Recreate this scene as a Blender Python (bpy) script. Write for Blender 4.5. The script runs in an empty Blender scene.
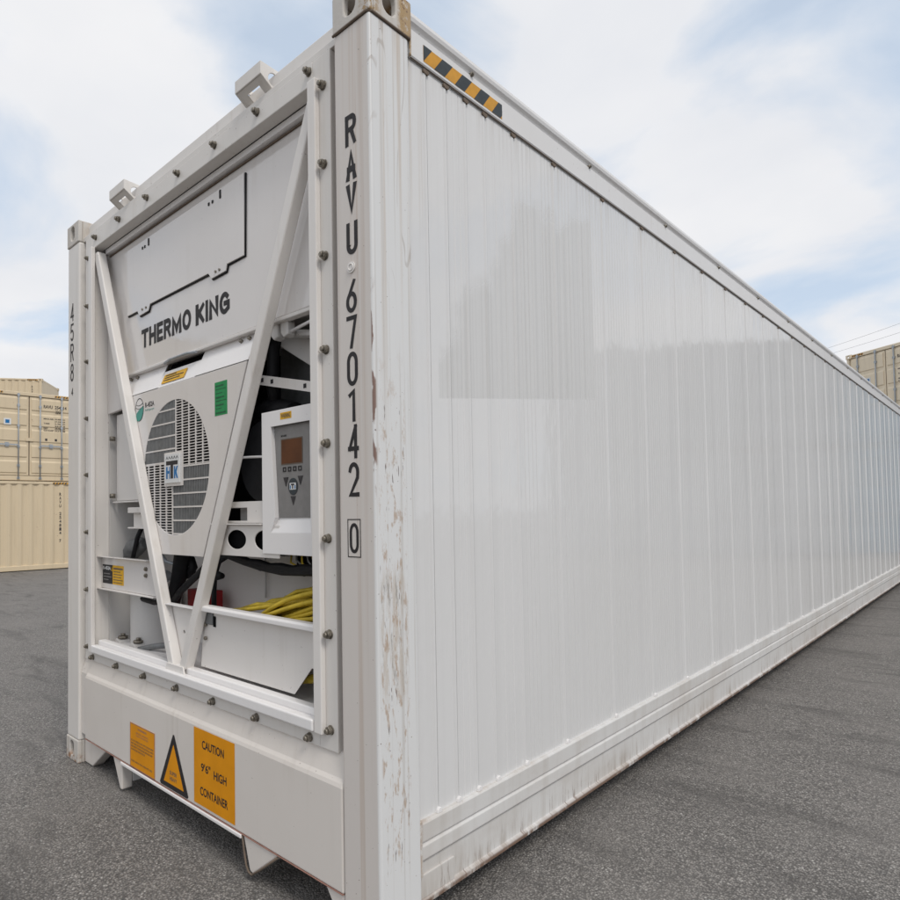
import bpy, bmesh, math, random
from mathutils import Vector, Matrix
random.seed(7)
R = math.radians
scn = bpy.context.scene
C = scn.collection

# ---------------------------------------------------------------- camera
cam = bpy.data.objects.new('camera', bpy.data.cameras.new('camera'))
C.objects.link(cam); scn.camera = cam
r_ = Vector((0.72347322, 0.6901691, -0.01590932))
u_ = Vector((0.03464915, -0.01328568, 0.99931123))
f_ = Vector((-0.68948237, 0.72352616, 0.0335256))
m = Matrix((r_, u_, -f_)).transposed().to_4x4()
m.translation = Vector((1.3369, -1.2829, 1.2932))
cam.matrix_world = m
cam.data.sensor_width = 36.0
cam.data.lens = 643.99 / 900 * 36
cam.data.shift_x = (450 - 404.4) / 900
cam.data.shift_y = (490.1 - 450) / 900
cam.data.clip_start = 0.05
cam.data.clip_end = 3000
scn.render.resolution_x = 1024; scn.render.resolution_y = 1024

# ---------------------------------------------------------------- world
SUN_EL, SUN_AZ = 50.0, 108.0          # azimuth clockwise from +Y
w = bpy.data.worlds.new('World'); scn.world = w; w.use_nodes = True
nt = w.node_tree; nt.nodes.clear()
def wn(t, **k):
    n = nt.nodes.new(t)
    for a, b in k.items(): setattr(n, a, b)
    return n
out = wn('ShaderNodeOutputWorld')
sky = wn('ShaderNodeTexSky', sky_type='NISHITA', sun_disc=False, sun_elevation=R(SUN_EL), sun_rotation=R(SUN_AZ))
sky.air_density = 1.0; sky.dust_density = 1.0; sky.ozone_density = 1.0
bg1 = wn('ShaderNodeBackground'); bg1.inputs['Strength'].default_value = 0.15
nt.links.new(sky.outputs[0], bg1.inputs['Color'])
geo = wn('ShaderNodeTexCoord')
sep = wn('ShaderNodeSeparateXYZ'); nt.links.new(geo.outputs['Generated'], sep.inputs[0])
def wmath(op, a, b=None, clamp=False):
    n = wn('ShaderNodeMath', operation=op, use_clamp=clamp)
    for i, v in enumerate((a, b)):
        if v is None: continue
        if isinstance(v, (int, float)): n.inputs[i].default_value = v
        else: nt.links.new(v, n.inputs[i])
    return n.outputs[0]
den = wmath('ADD', wmath('MAXIMUM', sep.outputs['Z'], 0.0), 0.22)
cmb = wn('ShaderNodeCombineXYZ')
nt.links.new(wmath('DIVIDE', sep.outputs['X'], den), cmb.inputs[0])
nt.links.new(wmath('DIVIDE', sep.outputs['Y'], den), cmb.inputs[1])
n1 = wn('ShaderNodeTexNoise'); n1.inputs['Scale'].default_value = 1.75; n1.inputs['Detail'].default_value = 7; n1.inputs['Roughness'].default_value = 0.5; n1.inputs['Distortion'].default_value = 0.35
mp = wn('ShaderNodeMapping'); mp.inputs['Location'].default_value = (3.1, 0.7, 0.0)
nt.links.new(cmb.outputs[0], mp.inputs[0]); nt.links.new(mp.outputs[0], n1.inputs['Vector'])
rp = wn('ShaderNodeValToRGB'); rp.color_ramp.elements[0].position = 0.36; rp.color_ramp.elements[1].position = 0.52
rp.color_ramp.elements[0].color = (0.70, 0.70, 0.70, 1)
nt.links.new(n1.outputs[0], rp.inputs[0])
n2 = wn('ShaderNodeTexNoise'); n2.inputs['Scale'].default_value = 1.7; n2.inputs['Detail'].default_value = 7
nt.links.new(cmb.outputs[0], n2.inputs['Vector'])
cr = wn('ShaderNodeValToRGB')
cr.color_ramp.elements[0].position = 0.32; cr.color_ramp.elements[0].color = (0.80, 0.82, 0.865, 1)
cr.color_ramp.elements[1].position = 0.66; cr.color_ramp.elements[1].color = (0.92, 0.92, 0.935, 1)
nt.links.new(n2.outputs[0], cr.inputs[0])
bg2 = wn('ShaderNodeBackground'); bg2.inputs['Strength'].default_value = 0.98
thin = wn('ShaderNodeMix', data_type='RGBA'); thin.inputs[6].default_value = (0.71, 0.81, 0.93, 1)
tr = wn('ShaderNodeMapRange', interpolation_type='SMOOTHSTEP'); tr.inputs['From Min'].default_value = 0.35; tr.inputs['From Max'].default_value = 0.55
nt.links.new(n1.outputs[0], tr.inputs['Value']); nt.links.new(tr.outputs[0], thin.inputs['Factor'])
nt.links.new(cr.outputs[0], thin.inputs[7]); nt.links.new(thin.outputs[2], bg2.inputs['Color'])
mx = wn('ShaderNodeMixShader')
hz = wn('ShaderNodeMapRange', interpolation_type='SMOOTHSTEP'); nt.links.new(sep.outputs['Z'], hz.inputs['Value'])
hz.inputs['From Min'].default_value = 0.02; hz.inputs['From Max'].default_value = 0.34; hz.inputs['To Min'].default_value = 0.93; hz.inputs['To Max'].default_value = 0.0
nt.links.new(wmath('MAXIMUM', rp.outputs[0], hz.outputs[0]), mx.inputs[0]); nt.links.new(bg1.outputs[0], mx.inputs[1]); nt.links.new(bg2.outputs[0], mx.inputs[2])
nt.links.new(mx.outputs[0], out.inputs[0])

sun = bpy.data.objects.new('sun', bpy.data.lights.new('sun', 'SUN'))
C.objects.link(sun)
sun.data.energy = 1.55; sun.data.angle = R(18); sun.data.color = (1.0, 0.95, 0.88)
sd = Vector((math.sin(R(SUN_AZ)) * math.cos(R(SUN_EL)), math.cos(R(SUN_AZ)) * math.cos(R(SUN_EL)), math.sin(R(SUN_EL))))
sun.rotation_euler = sd.to_track_quat('Z', 'Y').to_euler()
sun.location = (6, -8, 12)
vs = scn.view_settings
vs.view_transform = 'Standard'; vs.look = 'None'; vs.exposure = 0.0; vs.gamma = 1.0; vs.use_curve_mapping = False

# ---------------------------------------------------------------- material helpers
class Mat:
    def __init__(s, name):
        s.m = bpy.data.materials.new(name); s.m.use_nodes = True
        s.t = s.m.node_tree; s.b = s.t.nodes['Principled BSDF']
        s.tc = s.t.nodes.new('ShaderNodeTexCoord')
        s._xyz = None
    def node(s, t, **k):
        n = s.t.nodes.new(t)
        for a, b in k.items(): setattr(n, a, b)
        return n
    def put(s, sock, v):
        if isinstance(v, bpy.types.NodeSocket): s.t.links.new(v, sock)
        elif isinstance(v, (tuple, list)) and len(v) == 3 and sock.type == 'RGBA': sock.default_value = (*v, 1)
        else: sock.default_value = v
    def xyz(s):
        if not s._xyz:
            n = s.node('ShaderNodeSeparateXYZ'); s.t.links.new(s.tc.outputs['Object'], n.inputs[0]); s._xyz = n.outputs
        return s._xyz
    def math(s, op, a, b=0.0, c=None):
        n = s.node('ShaderNodeMath', operation=op); s.put(n.inputs[0], a); s.put(n.inputs[1], b)
        if c is not None: s.put(n.inputs[2], c)
        return n.outputs[0]
    def noise(s, scale=(1, 1, 1), sc=1.0, detail=4, rough=0.55, dist=0.0, loc=(0, 0, 0)):
        mp = s.node('ShaderNodeMapping'); mp.inputs['Scale'].default_value = scale; mp.inputs['Location'].default_value = loc
        s.t.links.new(s.tc.outputs['Object'], mp.inputs[0])
        n = s.node('ShaderNodeTexNoise'); s.t.links.new(mp.outputs[0], n.inputs['Vector'])
        n.inputs['Scale'].default_value = sc; n.inputs['Detail'].default_value = detail
        n.inputs['Roughness'].default_value = rough; n.inputs['Distortion'].default_value = dist
        return n.outputs[0]
    def voro(s, scale=(1, 1, 1), sc=1.0, feature='F1', out='Distance'):
        mp = s.node('ShaderNodeMapping'); mp.inputs['Scale'].default_value = scale
        s.t.links.new(s.tc.outputs['Object'], mp.inputs[0])
        n = s.node('ShaderNodeTexVoronoi', feature=feature); s.t.links.new(mp.outputs[0], n.inputs['Vector'])
        n.inputs['Scale'].default_value = sc
        return n.outputs[out]
    def ss(s, v, a, b):                     # smoothstep a..b (a may be > b)
        n = s.node('ShaderNodeMapRange', interpolation_type='SMOOTHSTEP'); s.put(n.inputs['Value'], v)
        if a <= b:
            n.inputs['From Min'].default_value = a; n.inputs['From Max'].default_value = b
        else:
            n.inputs['From Min'].default_value = b; n.inputs['From Max'].default_value = a
            n.inputs['To Min'].default_value = 1; n.inputs['To Max'].default_value = 0
        return n.outputs[0]
    def mul(s, *a):
        r = a[0]
        for b in a[1:]: r = s.math('MULTIPLY', r, b)
        return r
    def mix(s, f, a, b):
        n = s.node('ShaderNodeMix', data_type='RGBA'); s.put(n.inputs['Factor'], f)
        s.put(n.inputs[6], a); s.put(n.inputs[7], b); return n.outputs[2]
    def bump(s, h, strength=0.3, dist=0.002):
        n = s.node('ShaderNodeBump'); n.inputs['Strength'].default_value = strength; n.inputs['Distance'].default_value = dist
        s.put(n.inputs['Height'], h); s.t.links.new(n.outputs[0], s.b.inputs['Normal'])
    def fin(s, col, rough=0.5, metal=0.0, spec=0.5):
        s.put(s.b.inputs['Base Color'], col); s.put(s.b.inputs['Roughness'], rough)
        s.b.inputs['Metallic'].default_value = metal; s.b.inputs['Specular IOR Level'].default_value = spec
        return s.m

def painted(name, base, rough=0.4, streak=0.25, dirt=(0.42, 0.36, 0.29), spots=0.5, sc=1.0, bump=0.1):
    k = Mat(name)
    st = k.ss(k.noise((22, 22, 0.7), sc, 5), 0.50, 0.78)
    bl = k.ss(k.noise((1, 1, 1), 2.3 * sc, 6), 0.40, 0.75)
    c = k.mix(k.mul(st, bl, streak * 1.6), base, dirt)
    c = k.mix(k.mul(k.ss(k.noise((1, 1, 1), 1.1 * sc, 5, loc=(4, 2, 1)), 0.42, 0.7), streak * 0.35), c, dirt)
    sp = k.ss(k.noise((1, 1, 1), 75 * sc, 2), 0.735, 0.76)
    c = k.mix(k.mul(sp, spots), c, (0.12, 0.07, 0.04))
    r = k.math('ADD', k.mul(k.noise((1, 1, 1), 5 * sc, 5), 0.25), rough - 0.1)
    k.bump(k.noise((1, 1, 1), 14 * sc, 3), bump, 0.002)
    return k.fin(c, r)

def plain(name, col, rough=0.5, metal=0.0, var=0.12, sc=30, spec=0.25):
    k = Mat(name)
    n = k.ss(k.noise((1, 1, 1), sc, 4), 0.3, 0.75)
    dk = tuple(x * (1 - var * 2) for x in col)
    return k.fin(k.mix(n, col, dk), k.math('ADD', k.mul(k.noise((1, 1, 1), sc * .6, 3), 0.15), rough - .07), metal, spec)

WHITE = (0.75, 0.72, 0.69)
M = {}
M['white'] = painted('white_paint', WHITE, 0.42, 0.30)
M['toprail'] = painted('top_rail_paint', (0.71, 0.70, 0.695), 0.40, 0.20)
M['panel'] = painted('cover_panel_paint', (0.71, 0.68, 0.66), 0.05, 0.26, spots=0.25, bump=0.28)
M['panel'].node_tree.nodes['Principled BSDF'].inputs['Specular IOR Level'].default_value = 0.75
M['sill'] = painted('sill_paint', (0.70, 0.655, 0.61), 0.45, 0.42)
M['frame'] = painted('frame_paint', (0.71, 0.68, 0.645), 0.4, 0.3)
M['bright'] = painted('bright_paint', (0.82, 0.80, 0.79), 0.35, 0.10, spots=0.2)
M['inner'] = painted('inner_paint', (0.62, 0.605, 0.59), 0.5, 0.35)
M['dark'] = plain('cavity_shade', (0.008, 0.008, 0.009), 0.8, spec=0.05)  # near black puts the shade of deep openings into the colour
M['rubber'] = plain('black_rubber', (0.016, 0.016, 0.018), 0.55, spec=0.2)
M['fin'] = plain('coil_metal', (0.22, 0.225, 0.228), 0.5, 0.3)
M['bolt'] = plain('bolt_metal', (0.30, 0.27, 0.225), 0.42, 0.6, 0.3, 90)
M['dkbrown'] = plain('dark_brown', (0.17, 0.13, 0.10), 0.75)
M['black'] = plain('black_ink', (0.03, 0.028, 0.03), 0.55)
M['grey_ink'] = plain('faded_black_ink', (0.065, 0.060, 0.062), 0.6, var=0.3)
M['orange'] = plain('orange_sticker', (0.76, 0.30, 0.003), 0.55, var=0.06, sc=8)
M['yellow'] = plain('yellow_sticker', (0.76, 0.42, 0.02), 0.5, var=0.1)
M['green'] = plain('green_sticker', (0.006, 0.27, 0.075), 0.45, var=0.08)
M['dkgreen'] = plain('green_ink', (0.008, 0.12, 0.045), 0.5)
M['teal'] = plain('teal_ink', (0.07, 0.33, 0.27), 0.5)
M['blue'] = plain('blue_ink', (0.015, 0.17, 0.42), 0.4)
M['decal'] = plain('white_decal', (0.72, 0.72, 0.71), 0.4, var=0.03)
M['grey'] = plain('keypad_grey', (0.25, 0.24, 0.232), 0.5, var=0.06)
M['screen'] = plain('amber_screen', (0.125, 0.042, 0.012), 0.5, var=0.15, sc=14)
M['red'] = plain('red_plastic', (0.33, 0.015, 0.02), 0.45)
M['cable'] = plain('yellow_cable_rubber', (0.62, 0.45, 0.045), 0.45, var=0.16, sc=18)
M['redline'] = plain('red_primer', (0.36, 0.20, 0.16), 0.6)
M['steel'] = plain('galvanised_steel', (0.42, 0.45, 0.48), 0.45, 0.4)
M['stripe_dark'] = plain('charcoal_label', (0.045, 0.055, 0.062), 0.5)
M['stripe_or'] = plain('amber_label', (0.66, 0.32, 0.035), 0.5, var=0.08)

# weathered near post: scraped side face, tan run-off at the top
k = Mat('weathered_post_paint'); X, Y, Z = k.xyz()[:3]
c = (0.70, 0.70, 0.695)
st = k.ss(k.noise((30, 30, 0.45), 1, 5), 0.50, 0.72)
c = k.mix(k.mul(st, k.ss(Z, 1.3, 2.6), 0.55), c, (0.40, 0.27, 0.15))
run = k.ss(k.noise((42, 42, 0.25), 1, 3, loc=(3, 1, 0)), 0.60, 0.72)
c = k.mix(k.mul(run, k.ss(Z, 1.8, 2.45), 0.8), c, (0.36, 0.20, 0.09))
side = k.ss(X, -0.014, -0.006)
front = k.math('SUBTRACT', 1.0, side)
c = k.mix(k.mul(front, 0.55), c, (0.62, 0.54, 0.475))  # front face tinted darker and warmer, the light's difference put into the paint
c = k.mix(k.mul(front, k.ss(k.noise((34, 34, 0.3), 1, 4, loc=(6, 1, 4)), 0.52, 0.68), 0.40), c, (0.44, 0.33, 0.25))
scr = k.mul(side, k.ss(Y, 0.008, 0.02), k.ss(Y, 0.135, 0.115))
zone1 = k.mul(k.ss(Z, 0.70, 0.80), k.ss(Z, 1.16, 1.08))
zone2 = k.mul(k.ss(Z, 0.20, 0.35), k.ss(Z, 1.85, 1.45))
nz = k.noise((48, 48, 6), 1, 8, 0.72)
c = k.mix(k.mul(scr, zone1, k.ss(nz, 0.42, 0.62), 0.6), c, (0.50, 0.42, 0.34))
c = k.mix(k.mul(scr, zone1, k.ss(k.noise((60, 60, 9), 1, 8, 0.75, loc=(2, 5, 1)), 0.53, 0.62), 0.7), c, (0.30, 0.27, 0.24))
c = k.mix(k.mul(scr, zone2, k.ss(k.noise((45, 45, 13), 1, 7, 0.7, loc=(7, 5, 1)), 0.53, 0.62), 0.75), c, (0.42, 0.30, 0.21))
c = k.mix(k.mul(scr, zone2, k.ss(k.noise((90, 90, 11), 1, 3, 0.6, loc=(1, 8, 3)), 0.655, 0.68), 0.9), c, (0.10, 0.06, 0.05))
edge = k.mul(k.ss(X, -0.012, -0.006), k.ss(Y, 0.012, 0.005), k.ss(Z, 1.30, 1.42), k.ss(Z, 2.0, 1.85), k.ss(k.noise((30, 30, 7), 1, 5, loc=(0, 3, 3)), 0.50, 0.56))
c = k.mix(k.mul(edge, 0.9), c, (0.16, 0.07, 0.04))
# long curved scrapes near the top
vo = k.math('ABSOLUTE', k.math('SUBTRACT', k.noise((7, 7, 1.6), 1, 2, 0.4, 0.6, (5, 2, 7)), 0.5))
c = k.mix(k.mul(side, k.ss(vo, 0.010, 0.004), k.ss(Z, 1.9, 2.1), k.ss(k.noise((3, 3, 3), 1, 3), 0.42, 0.50), 0.42), c, (0.30, 0.24, 0.19))
sp = k.ss(k.noise((1, 1, 1), 80, 2), 0.72, 0.74)
c = k.mix(k.mul(sp, 0.7), c, (0.10, 0.05, 0.03))
k.bump(k.noise((1, 1, 0.4), 13, 4), 0.18, 0.003)
c = k.mix(k.mul(side, k.ss(k.noise((55, 55, 0.5), 1, 4, loc=(9, 1, 4)), 0.56, 0.66), 0.30), c, (0.36, 0.31, 0.26))
M['post'] = k.fin(c, 0.42)

k = Mat('weathered_casting_paint'); X, Y, Z = k.xyz()[:3]
c = (0.56, 0.53, 0.49)
chip = k.mul(k.ss(Y, 0.112, 0.135), k.ss(k.noise((1, 1, 1), 45, 6, 0.7), 0.36, 0.48))
c = k.mix(chip, c, (0.40, 0.27, 0.13))
c = k.mix(k.mul(k.ss(Y, 0.112, 0.13), k.ss(k.noise((1, 1, 1), 60, 6, 0.7, loc=(3, 3, 3)), 0.56, 0.62)), c, (0.13, 0.06, 0.03))
cor = k.mul(k.ss(k.math('ADD', k.math('ABSOLUTE', X), k.math('ABSOLUTE', Y)), 0.06, 0.02), k.ss(k.noise((1, 1, 1), 55, 5, 0.7), 0.45, 0.55))
c = k.mix(cor, c, (0.34, 0.22, 0.10))
c = k.mix(k.mul(k.ss(Z, 0.06, 0.02), k.ss(k.noise((1, 1, 1), 30, 5), 0.4, 0.6)), c, (0.30, 0.17, 0.10))
c = k.mix(k.mul(k.ss(k.noise((20, 20, 2), 1, 4), 0.5, 0.7), 0.5), c, (0.42, 0.33, 0.24))
k.bump(k.noise((1, 1, 1), 40, 5, 0.7), 0.5, 0.003)
M['cast'] = k.fin(c, 0.6)

# long glossy side skin
k = Mat('glossy_side_paint'); X, Y, Z = k.xyz()[:3]
c = (0.69, 0.685, 0.68)
c = k.mix(k.mul(k.ss(k.noise((1, 26, 0.25), 1, 5), 0.45, 0.75), 0.10), c, (0.46, 0.45, 0.43))
c = k.mix(k.mul(k.ss(k.noise((1, .9, .9), 1, 5), 0.45, 0.7), 0.08), c, (0.5, 0.49, 0.47))
c = k.mix(k.mul(k.ss(Z, 2.55, 2.73), k.ss(k.noise((1, 40, 1.0), 1, 4), 0.45, 0.7), 0.35), c, (0.45, 0.42, 0.38))
c = k.mix(k.mul(k.ss(Y, 0.42, 0.18), k.ss(Z, 2.0, 2.4), k.ss(k.noise((1, 40, 0.7), 1, 4), 0.5, 0.7), 0.4), c, (0.45, 0.37, 0.28))
k.bump(k.noise((0, 2.3, 1.1), 1, 5), 0.62, 0.013)
zt = k.math('ADD', 2.2451, k.mul(Y, 0.3590)); zb = k.math('ADD', 1.6239, k.mul(Y, 0.1119))
patch = k.mul(k.ss(Y, 0.3060, 0.3060 + .004), k.ss(Y, 1.3840, 1.3840 - .004), k.ss(k.math('SUBTRACT', zt, Z), 0, .004), k.ss(k.math('SUBTRACT', Z, zb), 0, .004))
patch_fade = k.ss(k.math('ADD', k.noise((1, 1.5, 1.5), 1, 5, loc=(3, 2, 2)), k.math('ADD', k.mul(k.math('SUBTRACT', Z, 2.1), -0.55), k.mul(k.math('SUBTRACT', Y, 0.7), 0.30))), 0.36, 0.46)  # thins the grey patch towards its upper front corner
patch = k.mul(patch, patch_fade)
c = k.mix(k.mul(patch, 0.33), c, (0.52, 0.515, 0.50))
c = k.mix(k.mul(patch, k.ss(k.noise((1, 70, 0.15), 1, 3), 0.50, 0.60), 0.22), c, (0.40, 0.395, 0.38))
M['skin'] = k.fin(c, k.math('ADD', k.math('ADD', k.mul(k.noise((1, 2, 2), 1, 4), 0.08), 0.045), k.mul(patch, 0.30)), 0, 0.6)

M['seam'] = plain('seam_groove_grey', (0.40, 0.395, 0.385), 0.6)  # darker grey for the bottoms of the seam grooves
M['flute'] = plain('flute_groove_grey', (0.585, 0.585, 0.58), 0.35, var=0.05)  # slightly darker grey for the flute bottoms
k = Mat('side_rail_paint'); X, Y, Z = k.xyz()[:3]
c = (0.67, 0.66, 0.645)
c = k.mix(k.mul(k.ss(k.noise((1, 1.6, 3), 1, 6, 0.6, loc=(1, 4, 2)), 0.42, 0.68), 0.35), c, (0.43, 0.37, 0.31))
c = k.mix(k.mul(k.ss(k.noise((1, 18, 0.8), 1, 5), 0.45, 0.7), 0.22), c, (0.42, 0.38, 0.33))
low = k.ss(Z, 0.24, 0.10)
c = k.mix(k.mul(low, k.ss(k.noise((1, 26, 2.5), 1, 8, 0.68), 0.44, 0.66), k.ss(k.noise((1, 2.2, 1), 1, 3, loc=(2, 9, 1)), 0.38, 0.62), 0.9), c, (0.38, 0.33, 0.28))
c = k.mix(k.mul(low, k.ss(k.noise((1, 60, 5), 1, 8, 0.7, loc=(0, 3, 1)), 0.56, 0.62), k.ss(k.noise((1, 1.3, 1), 1, 3, loc=(5, 2, 1)), 0.42, 0.6), 0.8), c, (0.19, 0.13, 0.10))
c = k.mix(k.mul(k.ss(Z, 0.126, 0.108), k.ss(k.noise((1, 9, 4), 1, 8, 0.7), 0.36, 0.50)), c, (0.19, 0.12, 0.085))
c = k.mix(k.mul(k.ss(Y, 0.185, 0.16), k.ss(k.noise((1, 1, 1), 35, 6, 0.7), 0.42, 0.55), 0.8), c, (0.38, 0.27, 0.19))
c = k.mix(k.mul(k.ss(Z, 0.34, 0.36), k.ss(k.noise((1, 9, 9), 1, 6, 0.7), 0.48, 0.6), k.ss(Y, 1.2, 0.2), 0.8), c, (0.36, 0.27, 0.2))
k.bump(k.noise((1, 1, 1), 25, 5, 0.65), 0.25, 0.002)
M['rail'] = k.fin(c, 0.45)

k = Mat('asphalt'); X, Y, Z = k.xyz()[:3]
cell = k.voro((1, 1, 1), 135, 'F1', 'Color')
sepc = k.node('ShaderNodeSeparateColor'); k.put(sepc.inputs[0], cell)
g = sepc.outputs[0]
c = k.mix(g, (0.145, 0.135, 0.125), (0.37, 0.348, 0.325))
c = k.mix(k.mul(k.ss(g, 0.93, 0.97), k.ss(sepc.outputs[1], 0.3, 0.6)), c, (0.52, 0.50, 0.47))
c = k.mix(k.mul(k.ss(k.voro((1, 1, 1), 135, 'F1'), 0.34, 0.66), 0.65), c, (0.060, 0.058, 0.057))
c = k.mix(k.mul(k.ss(k.noise((1, 1, 1), 1.3, 7, 0.6), 0.40, 0.68), 0.45), c, (0.235, 0.22, 0.205))
c = k.mix(k.mul(k.ss(k.noise((1.0, 5.0, 1), 0.9, 7, 0.65, 0.6), 0.50, 0.70), 0.60), c, (0.085, 0.080, 0.076))
c = k.mix(k.mul(k.ss(k.noise((1, 1, 1), 16, 6, 0.7), 0.52, 0.68), 0.35), c, (0.095, 0.092, 0.09))
hh = k.math('ADD', k.mul(k.voro((1, 1, 1), 135, 'F1'), -0.6), k.mul(k.noise((1, 1, 1), 16, 6, 0.7), 1.6))
k.bump(hh, 0.75, 0.010)
M['asphalt'] = k.fin(c, 0.85, 0, 0.3)

def cpaint(name, base):
    k = Mat(name)
    c = k.mix(k.mul(k.ss(k.noise((6, 6, .5), 1, 5), 0.5, 0.75), 0.35), base, tuple(x * .7 for x in base))
    c = k.mix(k.mul(k.ss(k.noise((1, 1, 1), 9, 7, 0.7), 0.66, 0.7), 0.7), c, (0.20, 0.10, 0.05))
    return k.fin(c, 0.5)
M['beige'] = cpaint('beige_container_paint', (0.66, 0.54, 0.37))
M['cblue'] = cpaint('blue_container_paint', (0.14, 0.30, 0.42))
M['cgrey'] = cpaint('grey_container_paint', (0.46, 0.47, 0.48))
M['beige2'] = cpaint('pale_beige_container_paint', (0.80, 0.69, 0.52))

# ---------------------------------------------------------------- mesh helpers
class MB:
    def __init__(s): s.b = bmesh.new(); s.mats = []
    def mi(s, mat):
        if mat is None: return 0
        if mat not in s.mats: s.mats.append(mat)
        return s.mats.index(mat)
    def face(s, pts, mat=None):
        f = s.b.faces.new([s.b.verts.new(p) for p in pts]); f.material_index = s.mi(mat); return f
    def box(s, x0, x1, y0, y1, z0, z1, mat=None):
        v = [s.b.verts.new((x, y, z)) for x in (x0, x1) for y in (y0, y1) for z in (z0, z1)]
        for q in ((0, 1, 3, 2), (4, 6, 7, 5), (0, 4, 5, 1), (2, 3, 7, 6), (0, 2, 6, 4), (1, 5, 7, 3)):
            f = s.b.faces.new([v[i] for i in q]); f.material_index = s.mi(mat)
        return s
    def prism(s, pts, axis, a, b, mat=None):      # polygon extruded along an axis; pts are the two other coords in xyz order
        def P(p, t):
            return {'x': (t, p[0], p[1]), 'y': (p[0], t, p[1]), 'z': (p[0], p[1], t)}[axis]
        A = [s.b.verts.new(P(p, a)) for p in pts]; B = [s.b.verts.new(P(p, b)) for p in pts]
        n = len(pts); fs = [s.b.faces.new(A), s.b.faces.new(B[::-1])]
        for i in range(n): fs.append(s.b.faces.new((A[i], B[i], B[(i + 1) % n], A[(i + 1) % n])))
        for f in fs: f.material_index = s.mi(mat)
        return s
    def plate(s, loops, axis, a, b, mat=None):    # outline plus holes, extruded
        def P(p, t):
            return {'x': (t, p[0], p[1]), 'y': (p[0], t, p[1]), 'z': (p[0], p[1], t)}[axis]
        rings = []
        for t in (a, b):
            es = []; rr = []
            for lp in loops:
                vs_ = [s.b.verts.new(P(p, t)) for p in lp]; rr.append(vs_)
                es += [s.b.edges.new((vs_[i], vs_[(i + 1) % len(vs_)])) for i in range(len(vs_))]
            g = bmesh.ops.triangle_fill(s.b, use_beauty=True, use_dissolve=False, edges=es)
            for f in g['geom']:
                if isinstance(f, bmesh.types.BMFace): f.material_index = s.mi(mat)
            rings.append(rr)
        for A, B in zip(*rings):
            n = len(A)
            for i in range(n):
                f = s.b.faces.new((A[i], B[i], B[(i + 1) % n], A[(i + 1) % n])); f.material_index = s.mi(mat)
        return s
    def tube(s, pts, r, n=10, mat=None, closed=False):
        pts = [Vector(p) for p in pts]; rings = []; N = len(pts)
        up = None
        for i, p in enumerate(pts):
            a = pts[(i - 1) % N] if (closed or i) else p
            c_ = pts[(i + 1) % N] if (closed or i < N - 1) else p
            d = (c_ - a).normalized()
            if up is None:
                up = Vector((0, 0, 1)) if abs(d.z) < 0.9 else Vector((1, 0, 0))
            x = d.cross(up).normalized(); up = x.cross(d).normalized()
            rr = r[i] if isinstance(r, (list, tuple)) else r
            rings.append([s.b.verts.new(p + (x * math.cos(t) + up * math.sin(t)) * rr) for t in [2 * math.pi * j / n for j in range(n)]])
        for i in range(N if closed else N - 1):
            A, B = rings[i], rings[(i + 1) % N]
            for j in range(n):
                f = s.b.faces.new((A[j], A[(j + 1) % n], B[(j + 1) % n], B[j])); f.smooth = True; f.material_index = s.mi(mat)
        if not closed:
            for rg in (rings[0], rings[-1]):
                f = s.b.faces.new(rg); f.material_index = s.mi(mat)
        return s
    def cyl(s, p0, p1, r, n=20, mat=None): return s.tube([p0, p1], r, n, mat)
    def build(s, name, mat, parent=None, bevel=0.0, seg=2, coll=C):
        bmesh.ops.recalc_face_normals(s.b, faces=s.b.faces)
        me = bpy.data.meshes.new(name); s.b.to_mesh(me); s.b.free()
        if s.mats:
            for q in s.mats: me.materials.append(M[q] if isinstance(q, str) else q)
        else: me.materials.append(M[mat] if isinstance(mat, str) else mat)
        o = bpy.data.objects.new(name, me); C.objects.link(o)
        if parent: o.parent = parent
        if bevel:
            bv = o.modifiers.new('bevel', 'BEVEL'); bv.width = bevel; bv.segments = seg; bv.limit_method = 'ANGLE'; bv.angle_limit = R(40)
            bv.harden_normals = False
        return o

def tag(o, label=None, cat=None, group=None, kind=None):
    if label: o['label'] = label
    if cat: o['category'] = cat
    if group: o['group'] = group
    if kind: o['kind'] = kind
    return o
def empty(name, loc=(0, 0, 0), rz=0, parent=None):
    o = bpy.data.objects.new(name, None); C.objects.link(o); o.location = loc; o.rotation_euler = (0, 0, rz)
    o.empty_display_size = 0.2
    if parent: o.parent = parent
    return o
def circ(cx, cy, rx, ry=None, n=28, a0=0):
    ry = ry or rx
    return [(cx + rx * math.cos(a0 + 2 * math.pi * i / n), cy + ry * math.sin(a0 + 2 * math.pi * i / n)) for i in range(n)]
def rect(x0, x1, y0, y1): return [(x0, y0), (x1, y0), (x1, y1), (x0, y1)]
def stadium(cx, cy, w_, h_, n=8):
    r = min(w_, h_) / 2; P = []
    if h_ >= w_:
        for i in range(n + 1): t = math.pi * i / n; P.append((cx + r * math.cos(t), cy + h_ / 2 - r + r * math.sin(t)))
        for i in range(n + 1): t = math.pi + math.pi * i / n; P.append((cx + r * math.cos(t), cy - h_ / 2 + r + r * math.sin(t)))
    else:
        for i in range(n + 1): t = -math.pi / 2 + math.pi * i / n; P.append((cx + w_ / 2 - r + r * math.cos(t), cy + r * math.sin(t)))
        for i in range(n + 1): t = math.pi / 2 + math.pi * i / n; P.append((cx - w_ / 2 + r + r * math.cos(t), cy + r * math.sin(t)))
    return P

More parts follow.
